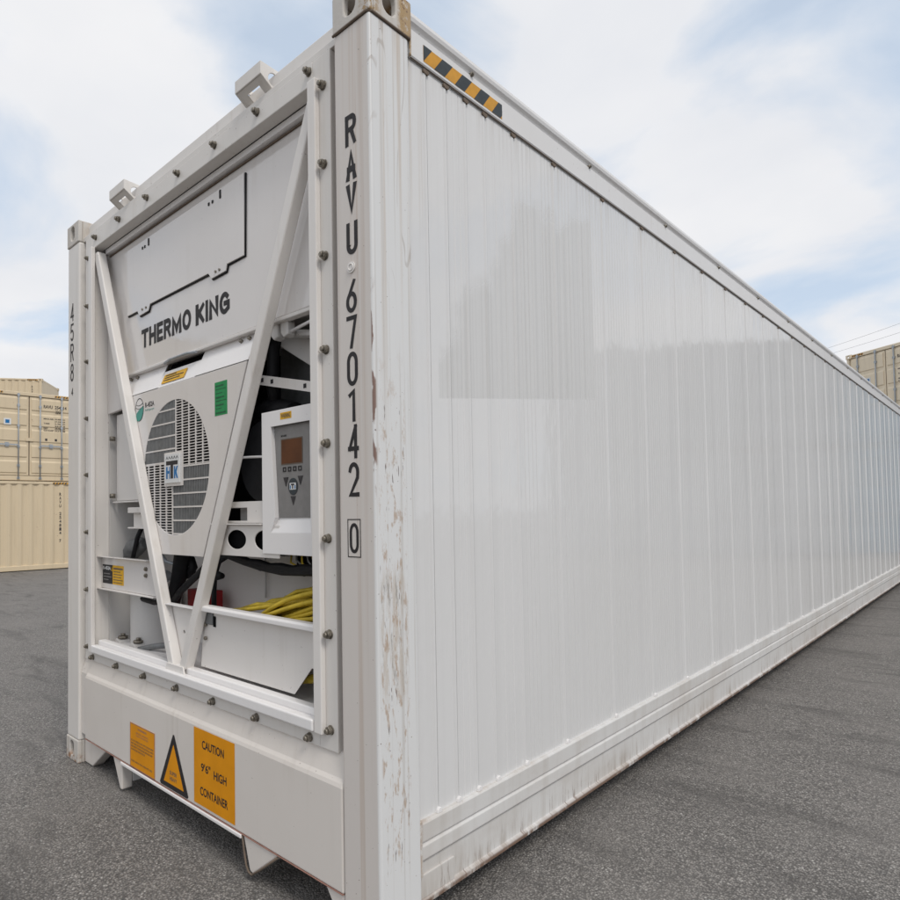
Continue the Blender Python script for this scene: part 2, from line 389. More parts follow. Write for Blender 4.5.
def glyphs(text, bold=0.0):
    cu = bpy.data.curves.new('lettering', 'FONT'); cu.body = text; cu.offset = bold; cu.resolution_u = 4
    o = bpy.data.objects.new('lettering', cu); C.objects.link(o)
    dg = bpy.context.evaluated_depsgraph_get(); dg.update()
    me = bpy.data.meshes.new_from_object(o.evaluated_get(dg))
    bpy.data.objects.remove(o); bpy.data.curves.remove(cu)
    return me
def text_into(mb, text, u0, u1, v0, v1, fn, mat=None, bold=0.0):
    """lettering fitted into the box u0..u1 x v0..v1; fn(u, v) gives the 3D point"""
    me = glyphs(text, bold)
    xs = [v.co.x for v in me.vertices]; ys = [v.co.y for v in me.vertices]
    a, b, c_, d = min(xs), max(xs), min(ys), max(ys)
    vs_ = [mb.b.verts.new(fn(u0 + (v.co.x - a) / (b - a) * (u1 - u0), v0 + (v.co.y - c_) / (d - c_) * (v1 - v0))) for v in me.vertices]
    for p in me.polygons:
        try:
            f = mb.b.faces.new([vs_[i] for i in p.vertices]); f.material_index = mb.mi(mat)
        except ValueError: pass
    bpy.data.meshes.remove(me)
def frontal(y): return lambda u, v: (u, y, v)
def arc(cx_, cy_, rx, ry, a0, a1, n=10):
    return [(cx_ + rx * math.cos(R(a0 + (a1 - a0) * i / n)), cy_ + ry * math.sin(R(a0 + (a1 - a0) * i / n))) for i in range(n + 1)]
GL = {
 'R': [[(0, 0), (0, 1)], [(0, 1), (.6, 1)] + arc(.6, .76, .4, .24, 90, -90) + [(0.1, .52)], [(.55, .52), (1, 0)]],
 'A': [[(0, 0), (.5, 1), (1, 0)], [(.2, .33), (.8, .33)]],
 'V': [[(0, 1), (.5, 0), (1, 1)]],
 'U': [[(0, 1), (0, .25)] + arc(.5, .25, .5, .25, 180, 360) + [(1, 1)]],
 '0': [arc(.5, .72, .5, .28, 0, 180) + arc(.5, .28, .5, .28, 180, 360) + [(1, .72)]],
 '6': [[(.82, 1), (.04, .42)], arc(.5, .29, .5, .29, 0, 360, 20)],
 '7': [[(0, 1), (1, 1), (.42, 0)]],
 '1': [[(.15, .86), (.62, 1), (.62, 0)]],
 '4': [[(.78, 0), (.78, 1)], [(.78, .98), (0, .26)], [(0, .26), (1, .26)]],
 '2': [arc(.5, .74, .5, .26, 165, 0) + [(.96, .55), (0, 0), (1, 0)]],
 '5': [[(.95, 1), (.1, 1), (.05, .56)] + arc(.48, .32, .5, .30, 120, -140)],
 '8': [arc(.5, .76, .43, .24, -90, 270, 18), arc(.5, .27, .5, .27, 90, 450, 18)],
 'T': [[(0, 1), (1, 1)], [(.5, 1), (.5, 0)]],
 'H': [[(0, 0), (0, 1)], [(1, 0), (1, 1)], [(0, .5), (1, .5)]],
 'E': [[(1, 1), (0, 1), (0, 0), (1, 0)], [(0, .5), (.85, .5)]],
 'M': [[(0, 0), (0, 1), (.5, .15), (1, 1), (1, 0)]],
 'O': [arc(.5, .5, .5, .5, 0, 360, 24)],
 'K': [[(0, 0), (0, 1)], [(1, 1), (.08, .42)], [(.30, .58), (1, 0)]],
 'I': [[(.5, 0), (.5, 1)]],
 'N': [[(0, 0), (0, 1), (1, 0), (1, 1)]],
 'G': [arc(.5, .5, .5, .5, 45, 300, 18) + [(1, .16), (1, .48), (.55, .48)]],
 'C': [arc(.5, .5, .5, .5, 48, 312, 18)],
}
def stroke_text(mb, ch_, x0, x1, z0, z1, y, wv, mat=None, wh=None):
    """one block letter drawn with strokes of constant width; the outline keeps inside the box"""
    wh = wh or wv; k0 = 0
    for pl in GL[ch_]:
        hx = wv / 2; hz = wh / 2
        P = [Vector((x0 + hx + (x1 - x0 - wv) * u, z0 + hz + (z1 - z0 - wh) * v)) for u, v in pl]
        closed = (P[0] - P[-1]).length < 1e-6
        if closed: P = P[:-1]
        n = len(P); Lf = []; Rt = []
        if not closed:
            d0 = (P[0] - P[1]).normalized(); d1 = (P[-1] - P[-2]).normalized()
            P[0] = P[0] + d0 * wv / 2; P[-1] = P[-1] + d1 * wv / 2
        for i in range(n):
            a = P[i - 1] if (i or closed) else None; c_ = P[(i + 1) % n] if (i < n - 1 or closed) else None
            t1 = (P[i] - a).normalized() if a is not None else (c_ - P[i]).normalized()
            t2 = (c_ - P[i]).normalized() if c_ is not None else t1
            n1_, n2_ = Vector((-t1.y, t1.x)), Vector((-t2.y, t2.x)); mm = (n1_ + n2_)
            if mm.length < 0.3: mm = n1_
            mm.normalize(); sc_ = 1 / max(0.55, mm.dot(n1_))
            for lst, sg in ((Lf, 1), (Rt, -1)):
                q = P[i] + mm * (wv / 2 * sc_ * sg)
                lst.append(Vector((min(max(q.x, x0), x1), min(max(q.y, z0), z1))))
        yy = y - 0.0002 * k0; k0 += 1
        for i in range(n if closed else n - 1):
            j = (i + 1) % n
            mb.face([(Lf[i].x, yy, Lf[i].y), (Lf[j].x, yy, Lf[j].y), (Rt[j].x, yy, Rt[j].y), (Rt[i].x, yy, Rt[i].y)], mat)

# ---------------------------------------------------------------- ground
mb = MB()
def gz(x, y):
    if x > -2.6 and x < 0.6 and y > -1 and y < 13: return 0.0
    d = max(0.0, -x - 4.0)
    return -0.24 * min(1.0, d / 13.0) ** 1.3
xs = [-400, -200, -80, -40, -26] + [-20 + i for i in range(0, 41)] + [30, 50, 100, 200, 400]
ys = [-400, -200, -80, -30] + [-10 + i for i in range(0, 46)] + [50, 80, 150, 400]
grid = [[mb.b.verts.new((x, y, gz(x, y))) for y in ys] for x in xs]
for i in range(len(xs) - 1):
    for j in range(len(ys) - 1):
        f = mb.b.faces.new((grid[i][j], grid[i + 1][j], grid[i + 1][j + 1], grid[i][j + 1])); f.smooth = True
tag(mb.build('ground', 'asphalt'), kind='structure')

# ---------------------------------------------------------------- the refrigerated container
W, H, L = 2.438, 2.896, 12.192
XL_, XR = -2.276, -0.162
reefer = tag(empty('refrigerated_container', (0, 0, 0)),
    'large white refrigerated shipping container filling the foreground, its open cooling unit facing the camera', 'shipping container')

# corner posts
MB().prism([(XR, 0.0), (0, 0.0), (0, 0.172), (-0.10, 0.172), (XR, 0.11)], 'z', 0.118, 2.778).build('corner_post', 'post', reefer, 0.010, 4)
p2 = MB().prism([(-W, 0.0), (XL_, 0.0), (XL_, 0.11), (-W + 0.1, 0.172), (-W, 0.172)], 'z', 0.118, 2.778).build('corner_post', 'frame', reefer, 0.010, 4)
for x0 in (-W, -0.15):
    MB().box(x0, x0 + 0.15, L - 0.172, L, 0.118, 2.778).build('corner_post', 'white', reefer, 0.008)

def casting(x0, x1, y0, y1, z0, z1, fx, fy):
    """hollow casting; fx = x of the outer side, fy = y of the outer end"""
    b = MB(); t = 0.022; zc = (z0 + z1) / 2
    hx, hy = (x0 + x1) / 2, (y0 + y1) / 2
    ye = (y0, y0 + t) if fy == y0 else (y1 - t, y1)
    b.plate([rect(x0, x1, z0, z1), stadium(hx - 0.004, zc + 0.006, 0.052, 0.078)], 'y', *ye)
    xe = (x0, x0 + t) if fx == x0 else (x1 - t, x1)
    yi = (y0 + t, y1) if fy == y0 else (y0, y1 - t)
    b.plate([rect(yi[0], yi[1], z0, z1), stadium(hy - 0.006, zc + 0.006, 0.056, 0.078)], 'x', *xe)
    xi = (x1 - t, x1) if fx == x0 else (x0, x0 + t)
    b.box(*xi, yi[0], yi[1], z0, z1)
    xm = (x0 + t, x1 - t)
    yb = (y1 - t, y1) if fy == y0 else (y0, y0 + t)
    b.box(*xm, *yb, z0, z1)
    ym = (y0 + t, y1 - t)
    for z in ((z0, z0 + .02), (z1 - .02, z1)):
        b.plate([rect(xm[0], xm[1], ym[0], ym[1]), stadium(hx, hy, 0.05, 0.09)], 'z', *z)
    return b.build('corner_casting', 'cast', reefer, 0.005, 2)
e = 0.004
for zz in ((0, 0.118), (2.778, 2.896)):
    casting(-0.162, e, -e, 0.182, *zz, e, -e)
    casting(-W - e, XL_, -e, 0.182, *zz, -W - e, -e)
    casting(-0.162, e, L - 0.178, L + e, *zz, e, L + e)
    casting(-W - e, XL_, L - 0.178, L + e, *zz, -W - e, L + e)
# weld beads under the near top casting
MB().tube([(XR, -0.002, 2.777), (-0.01, -0.002, 2.777), (0.002, 0.01, 2.777), (0.002, 0.175, 2.777)], 0.004, 8).build('weld_bead', 'dkbrown', reefer)
MB().tube([(0.0, 0.178, 2.80 - i * 0.006) for i in range(13)], [0.003 + 0.002 * random.random() for i in range(13)], 7).build('weld_bead', 'cast', reefer)

# front sill with sloping top
b = MB()
b.prism([(0.0, 0.150), (0.0, 0.462), (0.004, 0.474), (0.012, 0.486), (0.032, 0.556), (0.10, 0.556), (0.10, 0.150)], 'x', -2.190, XR - 0.002)
b.prism([(0.013, 0.156), (0.013, 0.476), (0.036, 0.550), (0.10, 0.550), (0.10, 0.156)], 'x', XL_ + 0.002, -2.191)
sill = b.build('front_sill', 'sill', reefer, 0.007, 3)
MB().box(-1.742, -0.716, -0.006, 0.05, 0.134, 0.148).build('sill_lip', 'bright', sill, 0.003)
MB().box(-2.19, -0.165, -0.0015, 0.04, 0.1485, 0.1505).build('sill_edge', 'redline', sill)
for pts, y0, y1 in (
        ([(-0.716, 0.150), (-0.490, 0.150), (-0.655, 0.028), (-0.675, 0.034)], 0.004, 0.055),
        ([(-1.852, 0.150), (-1.745, 0.150), (-1.748, 0.012), (-1.768, 0.012)], 0.004, 0.055),
        ([(-0.262, 0.150), (-0.166, 0.150), (-0.166, 0.02), (-0.19, 0.06)], 0.006, 0.07),
        ([(-2.270, 0.150), (-1.96, 0.150), (-2.17, 0.005), (-2.270, 0.005)], 0.03, 0.09)):
    MB().prism(pts, 'y', y0, y1).build('sill_bracket', 'sill', sill, 0.006, 2)
MB().tube([(-0.716, 0.002, 0.146), (-0.704, 0.0, 0.10), (-0.690, 0.0, 0.05), (-0.675, 0.0, 0.032), (-0.655, 0, 0.028), (-0.60, 0, 0.066), (-0.50, 0, 0.142)], 0.004, 6).build('weld_bead', 'dkbrown', sill)
# tunnel cheeks behind the brackets, floor and cross members
b = MB()
for x in (-1.748, -0.716): b.box(x, x + 0.006, 0.055, 3.1, 0.01 + 0.03, 0.15)
b.box(-2.36, -0.06, 0.12, L - 0.1, 0.16, 0.20)
for i in range(26): b.box(-2.36, -0.06, 3.3 + i * 0.33, 3.34 + i * 0.33, 0.06, 0.16)
b.build('underframe', 'inner', reefer)

# bottom side rails: section drawn in x,z and swept along y
def rail_section(s=1, o=0.0):
    pts = [(-0.004, 0.352), (0.0, 0.345), (-0.002, 0.292), (-0.010, 0.284), (-0.003, 0.277), (-0.003, 0.238), (-0.014, 0.226), (-0.016, 0.122),
           (-0.004, 0.117), (-0.004, 0.102), (-0.06, 0.102), (-0.06, 0.352)]
    return [(o + s * x, z) for x, z in pts]
def sweep(pts, y0, y1, ny=1):
    b = MB(); n = len(pts)
    rings = [[b.b.verts.new((x, y0 + (y1 - y0) * j / ny, z)) for x, z in pts] for j in range(ny + 1)]
    for j in range(ny):
        for i in range(n):
            b.b.faces.new((rings[j][i], rings[j][(i + 1) % n], rings[j + 1][(i + 1) % n], rings[j + 1][i]))
    b.b.faces.new(rings[0]); b.b.faces.new(rings[-1][::-1])
    return b
rail = sweep(rail_section(), 0.176, L - 0.18).build('bottom_side_rail', 'rail', reefer, 0.002)
sweep(rail_section(-1, -W), 0.176, L - 0.18).build('bottom_side_rail', 'rail', reefer, 0.002)
MB().box(-0.017, -0.009, 0.176, 0.335, 0.118, 0.190).build('doubler_plate', 'rail', rail, 0.003)
MB().box(-0.012, 0.0005, 0.166, 0.177, 0.19, 0.357).build('doubler_plate', 'rail', rail, 0.003)

# side skin with fine flutes and seam ribs
seams = [0.264, 0.365, 0.473, 0.583, 0.765, 1.061]
while seams[-1] < 11.6: seams.append(seams[-1] + 0.4325)
prof = []; BX = -0.016
rnd = random.Random(3)
ys_ = [0.172] + seams + [L - 0.172]
for i in range(len(ys_) - 1):
    a, c2 = ys_[i], ys_[i + 1]; wd = c2 - a
    if i == 0: prof.append((a, BX))
    # seam rib at a
    if i: prof += [(a - 0.013, BX), (a - 0.008, BX + 0.0045), (a - 0.002, BX + 0.0050), (a, BX + 0.0045), (a + 0.001, BX - 0.0035), (a + 0.0050, BX - 0.0035), (a + 0.0065, BX)]
    if wd > 0.2:
        q = a + 0.040
        skip = rnd.choice((3, 4, 9, 10)); kk = 0
        while q < c2 - 0.035:
            if kk not in (skip, skip + 1): prof += [(q - 0.0030, BX), (q - 0.0012, BX - 0.0016), (q + 0.0012, BX - 0.0016), (q + 0.0030, BX)]
            q += 0.0272; kk += 1
    elif i and i % 2 == 0:
        for q in (a + wd * .35, a + wd * .65): prof += [(q - 0.003, BX), (q, BX - 0.0016), (q + 0.003, BX)]
prof.append((L - 0.172, BX))
def skin(sgn, off, name):
    b = MB(); b.mi('skin'); zs = [0.352, 2.732]
    cols = [[b.b.verts.new((off + sgn * x, y, z)) for z in zs] for y, x in prof]
    for i in range(len(cols) - 1):
        f = b.b.faces.new((cols[i][0], cols[i + 1][0], cols[i + 1][1], cols[i][1]))
        dp = max(BX - prof[i][1], BX - prof[i + 1][1])
        f.material_index = b.mi('seam' if dp > 0.003 else 'flute' if dp > 0.0012 and min(BX - prof[i][1], BX - prof[i + 1][1]) > 0.001 else 'skin')
    # back sheet
    q = [b.b.verts.new((off + sgn * -0.06, y, z)) for y, z in ((0.172, 0.352), (L - 0.172, 0.352), (L - 0.172, 2.732), (0.172, 2.732))]
    b.b.faces.new(q)
    return b.build(name, 'skin', reefer)
sk = skin(1, 0.0, 'side_panel'); skin(-1, -W, 'side_panel')

# top rails
trs = [(-0.008, 2.734), (-0.005, 2.738), (-0.005, 2.822), (-0.014, 2.830), (-0.010, 2.838), (-0.001, 2.846), (0.002, 2.858), (-0.001, 2.872),
       (-0.014, 2.880), (-0.06, 2.880), (-0.06, 2.734)]
top = sweep(trs, 0.176, L - 0.18).build('top_side_rail', 'toprail', reefer, 0.0)
sweep([(-W - x, z) for x, z in trs], 0.176, L - 0.18).build('top_side_rail', 'toprail', reefer, 0.0)
MB().tube([(-0.010, 0.19 + i * 0.97, 2.7335) for i in range(13)], 0.0022, 6).build('rail_shadow_line', 'dkbrown', top)  # brown tube painting the shadow gap under the rail band
b = MB(); b2 = MB()
for i, y in enumerate(seams):
    if y > 0.3 or i == 0:
        b.prism([(y - 0.014, 2.728), (y - 0.014, 2.718), (y - 0.006, 2.713), (y + 0.006, 2.713), (y + 0.014, 2.718), (y + 0.014, 2.728)], 'x', -0.016, -0.008)
    b2.prism([(y - 0.012, 0.352), (y - 0.010, 0.362), (y - 0.004, 0.368), (y + 0.004, 0.368), (y + 0.010, 0.362), (y + 0.012, 0.352)], 'x', -0.016, -0.004)
b.build('seam_clip', 'dkbrown', sk, 0.0015)['kind'] = 'stuff'
b2.build('seam_clip', 'bright', sk, 0.0015)['kind'] = 'stuff'
for j in range(14):
    y = 0.50 + j * 0.86
    MB().cyl((-0.016, y, 2.826), (0.003, y, 2.826), 0.008, 10).cyl((0.003, y, 2.826), (0.006, y, 2.826), 0.004, 8).build('rail_stud', 'bolt', top)
# hazard stripes on the top rail
lab = MB(); y0, y1, z0, z1 = 0.246, 0.683, 2.746, 2.800; xs_ = -0.0042
lab.box(-0.0052, xs_, y0, y1, z0, z1, 'stripe_or')
sl = 0.042; wdt = (y1 - y0 - sl) / 8 + 0.004
def clip_band(a):   # dark parallelogram leaning with the photo's stripes, clipped to the label
    poly = [(a - sl, z1), (a + wdt - sl, z1), (a + wdt, z0), (a, z0)]
    poly = [(a, z1), (a + wdt, z1), (a + wdt - sl, z0), (a - sl, z0)]
    def clip(P, f, ip):
        o = []
        for i in range(len(P)):
            p, q = P[i], P[(i + 1) % len(P)]
            if f(p): o.append(p)
            if f(p) != f(q): o.append(ip(p, q))
        return o
    def ipy(Y0): return lambda p, q: (Y0, p[1] + (q[1] - p[1]) * (Y0 - p[0]) / (q[0] - p[0]))
    poly = clip(poly, lambda p: p[0] >= y0, ipy(y0)); 
    if poly: poly = clip(poly, lambda p: p[0] <= y1, ipy(y1))
    return poly
for j in range(5):
    P = clip_band(y0 + j * 2 * wdt - 0.012)
    if len(P) > 2: lab.prism(P, 'x', xs_, xs_ + 0.0008, 'stripe_dark')
lab.build('hazard_stripe_label', None, top)

# roof, far wall ends
MB().box(-W + 0.05, -0.05, 0.15, L - 0.15, 2.852, 2.872).build('roof', 'white', reefer)
b = MB(); b.box(-W + 0.15, -0.15, 0.05, 0.17, 2.80, 2.872)
b.build('front_header', 'white', reefer, 0.004)
dr = []
for x0, x1 in ((-2.29, -1.222), (-1.216, -0.15)):
    d = MB().box(x0, x1, L - 0.09, L - 0.03, 0.20, 2.78).build('rear_door', 'white', reefer, 0.005)
    for fx in (0.25, 0.75):
        xx = x0 + (x1 - x0) * fx
        MB().cyl((xx, L - 0.008, 0.16), (xx, L - 0.008, 2.82), 0.017, 10).build('locking_bar', 'steel', d)
MB().box(-2.29, -0.15, L - 0.1, L, 0.10, 0.19).build('rear_sill', 'white', reefer)
MB().box(-2.29, -0.15, L - 0.1, L, 2.79, 2.88).build('rear_header', 'white', reefer)

# number on the near post
post1 = [o for o in reefer.children if o.name.startswith('corner_post')][0]
b = MB(); fy = frontal(-0.0009); cx = -0.086
def ch(t, z0, z1, wd=0.046, bold=0.035, x=cx): text_into(b, t, x - wd / 2, x + wd / 2, z0, z1, fy, None, bold)
for t, a, c2 in (('R', 2.400, 2.503), ('A', 2.292, 2.396), ('V', 2.186, 2.290), ('U', 2.066, 2.172)):
    stroke_text(b, t, cx - .025, cx + .025, a + .003, c2 - .004, -0.0009, 0.0190 if t in 'AV' else 0.0150)
for t, a, c2 in (('6', 1.893, 1.994), ('7', 1.784, 1.884), ('0', 1.672, 1.775), ('1', 1.564, 1.664), ('4', 1.454, 1.556), ('2', 1.340, 1.443)):
    stroke_text(b, t, cx - .030, cx + .018, a, c2, -0.0009, 0.0132)
stroke_text(b, '0', cx - .028, cx + .012, 1.172, 1.262, -0.0009, 0.0105)
b.build('container_number', 'black', post1)
b = MB()
bx0, bx1 = cx - 0.008 - 0.029, cx - 0.008 + 0.029
for a in ((bx0, bx1, 1.160, 1.163), (bx0, bx1, 1.271, 1.274), (bx0, bx0 + .003, 1.160, 1.274), (bx1 - .003, bx1, 1.160, 1.274)):
    b.face([(a[0], -0.0009, a[2]), (a[1], -0.0009, a[2]), (a[1], -0.0009, a[3]), (a[0], -0.0009, a[3])])
b.build('check_digit_frame', 'black', post1)
MB().cyl((-0.090, 0.0, 2.030), (-0.090, -0.004, 2.030), 0.017, 20).tube([(-0.090 + .010 * math.cos(t), -0.0042, 2.030 + .010 * math.sin(t)) for t in [i * .5236 for i in range(12)]], 0.0022, 6, closed=True).build('plug', 'white', post1)
b = MB()
for t, a, c2 in (('4', 2.362, 2.460), ('5', 2.252, 2.350), ('R', 2.142, 2.240), ('8', 2.032, 2.130)):
    stroke_text(b, t, -2.399, -2.352, a, c2, -0.0009, 0.011)
stroke_text(b, '4', -2.385, -2.360, 1.955, 1.995, -0.0009, 0.006)
b.build('type_code', 'grey_ink', p2)

# ---------------- cooling unit frame
yF = 0.020
b = MB()
xl, xr = -2.238, -0.204
b.box(xl, -2.148, yF, 0.10, 0.552, 2.775)
b.box(-0.292, xr, yF, 0.10, 0.552, 2.775)
b.box(-2.1475, -0.2925, yF, 0.070, 2.700, 2.775)
b.box(-2.1475, -0.2925, yF, 0.075, 0.552, 0.598)
frame = b.build('unit_frame', 'frame', reefer, 0.003)
# raised ribs round the opening
MB().box(-0.298, -0.258, 0.0, 0.0205, 0.600, 2.700).box(-0.298, -0.288, 0.0205, 0.19, 0.600, 2.69).build('frame_rib', 'white', frame, 0.004, 3)
MB().box(-2.150, -2.108, 0.0, 0.0205, 0.600, 2.700).box(-2.150, -2.140, 0.0205, 0.19, 0.600, 2.69).build('frame_rib', 'white', frame, 0.004, 3)
MB().box(-2.104, -0.302, -0.003, 0.03, 0.602, 0.640).build('frame_rib', 'bright', frame, 0.006, 3)
MB().box(-2.10, -0.302, 0.032, 0.07, 0.600, 0.662).build('frame_rib', 'bright', frame, 0.006, 3)
MB().box(-2.104, -0.302, 0.0705, 0.0945, 2.674, 2.699).build('frame_rib', 'bright', frame, 0.002, 2)
# recess round the unit frame, backed with dark brown strips
b = MB()
b.box(xr + 0.001, XR - 0.001, 0.075, 0.10, 0.50, 2.80); b.box(XL_ + 0.001, xl - 0.001, 0.075, 0.10, 0.50, 2.80)
b.box(xl, xr, 0.060, 0.10, 2.776, 2.80)
b.build('recess_backing', 'dkbrown', frame)
MB().box(XL_ + 0.001, XR - 0.001, yF + 0.004, 0.05, 2.777, 2.800).build('frame_rib', 'frame', frame, 0.002)
# bolts
def bolt_mb():
    b = MB()
    b.cyl((0, 0, 0), (0, -0.003, 0), 0.0155, 18)
    b.prism(circ(0, 0, 0.0135, n=6), 'y', -0.0032, -0.016)
    b.cyl((0, -0.0162, 0), (0, -0.024, 0), 0.0080, 12)
    return b
bp = None
zs = [2.668, 2.410, 2.113, 1.811, 1.513, 1.213, 0.914, 0.618]
pos = [(-0.236, z) for z in zs] + [(-2.206, z) for z in zs] + [(x, 2.748) for x in (-0.309, -0.610, -0.906, -1.205, -1.501, -1.807, -2.098)] + \
      [(x, 0.573) for x in (-2.132, -1.836, -1.539, -1.236, -0.942, -0.645, -0.342)]
for i, (x, z) in enumerate(pos):
    if bp is None: o = bp = bolt_mb().build('bolt', 'bolt', frame, 0.0012, 1)
    else: o = bp.copy(); C.objects.link(o); o.parent = frame
    o.location = (x, yF, z); o.rotation_euler = (0, random.random() * 3, 0)
    if x < -2.15: o.scale = (0.85, 0.8, 0.85)

# upper cover panel
yP = 0.095
b = MB()
b.prism([(-2.138, 2.69), (-0.300, 2.69), (-0.300, 2.010), (-1.93, 2.000), (-1.95, 1.840), (-2.138, 1.832)], 'y', yP, yP + 0.02)
panel = b.build('upper_panel', 'panel', reefer, 0.004)
MB().box(-2.10, -0.302, 0.088, 0.0945, 2.664, 2.669).build('panel_seam', 'dkbrown', panel)
MB().box(-1.90, -0.302, 0.088, 0.12, 1.992, 2.006).build('panel_flange', 'white', panel, 0.003)
out_ = [(-0.806, 2.628), (-0.812, 2.300), (-0.935, 2.300), (-0.945, 2.275), (-1.055, 2.272), (-1.081, 2.300), (-1.622, 2.300), (-1.640, 2.272),
        (-1.736, 2.268), (-1.758, 2.296), (-1.873, 2.296), (-1.873, 2.628)]
cov = MB().prism([(x, z) for x, z in out_], 'y', yP - 0.009, yP - 0.001).build('access_cover', 'panel', panel, 0.002)
# black tube painting the shadow line along the cover's edge
b = MB()
b.tube([(x + 0.004, yP - 0.003, z - 0.003) for x, z in out_[:11]], 0.0042, 6)
b.build('cover_shadow_line', 'rubber', panel)
for x in (-0.99, -1.02, -1.66, -1.70): MB().cyl((x, yP - 0.013, 2.292), (x, yP - 0.008, 2.292), 0.006, 8).build('rivet', 'bolt', cov)
for x in (-0.985, -1.045, -1.075, -1.635, -1.675, -1.700):
    MB().box(x, x + 0.010, yP - 0.012, yP - 0.008, 2.585, 2.597 + (0.022 if x in (-0.985, -1.635) else 0)).build('rivet', 'rubber', cov)
b = MB(); x = -1.728
for t, wd in (('T', .078), ('H', .076), ('E', .066), ('R', .074), ('M', .096), ('O', .082), (' ', .034), ('K', .080), ('I', .022), ('N', .080), ('G', .082)):
    wd *= 0.945
    if t != ' ': stroke_text(b, t, x, x + wd, 2.106, 2.197, yP - 0.0012, 0.0250 if t in 'MNK' else 0.0205)
    x += wd + (0.0080 if t != ' ' else 0)
b.build('maker_lettering', 'black', panel)

# diagonal braces forming a V
def brace(xt, xb, wdt):
    b = MB(); zt, zb = 2.672, 0.655
    b.prism([(xt, zt), (xt + wdt, zt), (xb + wdt, zb), (xb, zb)], 'y', 0.022, 0.066)
    return b.build('brace', 'white', reefer, 0.006, 3)
brace(-2.135, -1.322, 0.052)
brace(-0.322, -1.226, 0.052)
MB().prism([(-1.33, 0.640), (-1.165, 0.640), (-1.175, 0.668), (-1.315, 0.668)], 'y', 0.014, 0.0215).build('brace_foot', 'white', reefer, 0.002)
g = MB().plate([[(-1.425, 0.905), (-1.115, 0.905), (-1.195, 0.662), (-1.300, 0.662)], circ(-1.262, 0.795, 0.009, n=12)], 'y', 0.0665, 0.072).build('gusset_plate', 'white', reefer)
MB().box(-1.425, -1.12, 0.035, 0.068, 0.905, 0.911).build('flange', 'bright', g, 0.002)

# fan shroud
yS = 0.066; FC = (-1.343, 1.505); FR = 0.298
b = MB()
outl = [(-1.900, 1.876), (-0.762, 1.876), (-1.100, 1.120), (-1.565, 1.120)]
b.plate([outl, circ(*FC, FR, n=64)], 'y', yS, yS + 0.006)
b.prism([(-0.762, 1.876), (-1.100, 1.120), (-1.106, 1.120), (-0.768, 1.876)], 'y', yS + 0.0061, yS + 0.02)
b.prism([(-1.900, 1.876), (-1.565, 1.120), (-1.559, 1.120), (-1.894, 1.876)], 'y', yS + 0.0061, yS + 0.15)
b.box(-1.558, -1.107, yS + 0.0061, yS + 0.15, 1.120, 1.126)
shroud = b.build('fan_shroud', 'panel', reefer, 0.002)
# sloping flap with a slot
def flapP(x, t, o=0.0):
    return (x, yS + 0.002 + t * 0.052 - o * .9, 1.878 + t * 0.118 - 0 * o)
b = MB()
def quad3(x0, x1, t0, t1, o=0, mat=None): b.face([flapP(x0, t0, o), flapP(x1, t0, o), flapP(x1, t1, o), flapP(x0, t1, o)], mat)
quad3(-1.905, -1.50, 0, 1); quad3(-1.50, -1.16, 0, 0.66); quad3(-1.16, -0.755, 0, 1)
fl = b.build('top_flap', 'bright', shroud)
so = fl.modifiers.new('solid', 'SOLIDIFY'); so.thickness = 0.003
b = MB(); quad3(-1.50, -1.16, 0.62, 1.0, -0.02); b.build('flap_slot', 'dark', shroud)
MB().tube([(-1.47, 0.085, 1.990), (-1.40, 0.076, 1.994), (-1.25, 0.076, 1.994), (-1.18, 0.085, 1.990)], 0.006, 8).build('slot_handle', 'steel', shroud)
for x in (-1.86, -1.79, -0.86, -0.80):
    MB().cyl(flapP(x, 0.8), (flapP(x, 0.8)[0], flapP(x, 0.8)[1] - 0.014, flapP(x, 0.8)[2] + 0.006), 0.008, 10).build('rivet', 'bolt', shroud)
b = MB()
quad3(-1.478, -1.265, 0.12, 0.50, 0.004, 'yellow')
for i in range(3):
    quad3(-1.46, -1.46 + (0.10, .175, .15)[i], 0.42 - i * 0.10, 0.455 - i * 0.10, 0.0055, 'grey_ink')
b.build('yellow_sticker', None, shroud)
# grille bars
b = MB(); cx, cz = FC; yg0, yg1 = yS + 0.001, yS + 0.005
def chord(d): return math.sqrt(max(0.0, (FR + .004) ** 2 - d * d))
qx, qx2 = cx + 0.010, cx - 0.020; qz, qz2 = cz + 0.025, cz - 0.0
def hbar(z, x0, x1, h, m_): 
    c_ = chord(z - cz); x0 = max(x0, cx - c_); x1 = min(x1, cx + c_)
    if x1 - x0 > 0.004: b.box(x0, x1, yg0, yg1, z - h / 2, z + h / 2, m_)
def vbar(x, z0, z1, w_, m_, dy=0.0):
    c_ = chord(x - cx); z0 = max(z0, cz - c_); z1 = min(z1, cz + c_)
    if z1 - z0 > 0.004: b.box(x - w_ / 2, x + w_ / 2, yg0 - 0.0006 + dy, yg1 + 0.0006 + dy, z0, z1, m_)
# top right and bottom left: wide slots
i = 0
z = cz - FR
while z < cz + FR:
    if z > qz2: hbar(z, qx, cx + FR, 0.0036, 'panel')
    if z < qz: hbar(z, cx - FR, qx2, 0.0036, 'panel')
    z += 0.0122
for j in range(6):
    vbar(qx + 0.002 + j * 0.058, qz2, cz + FR, 0.007, 'panel'); vbar(qx2 - 0.002 - j * 0.058, cz - FR, qz, 0.007, 'panel')
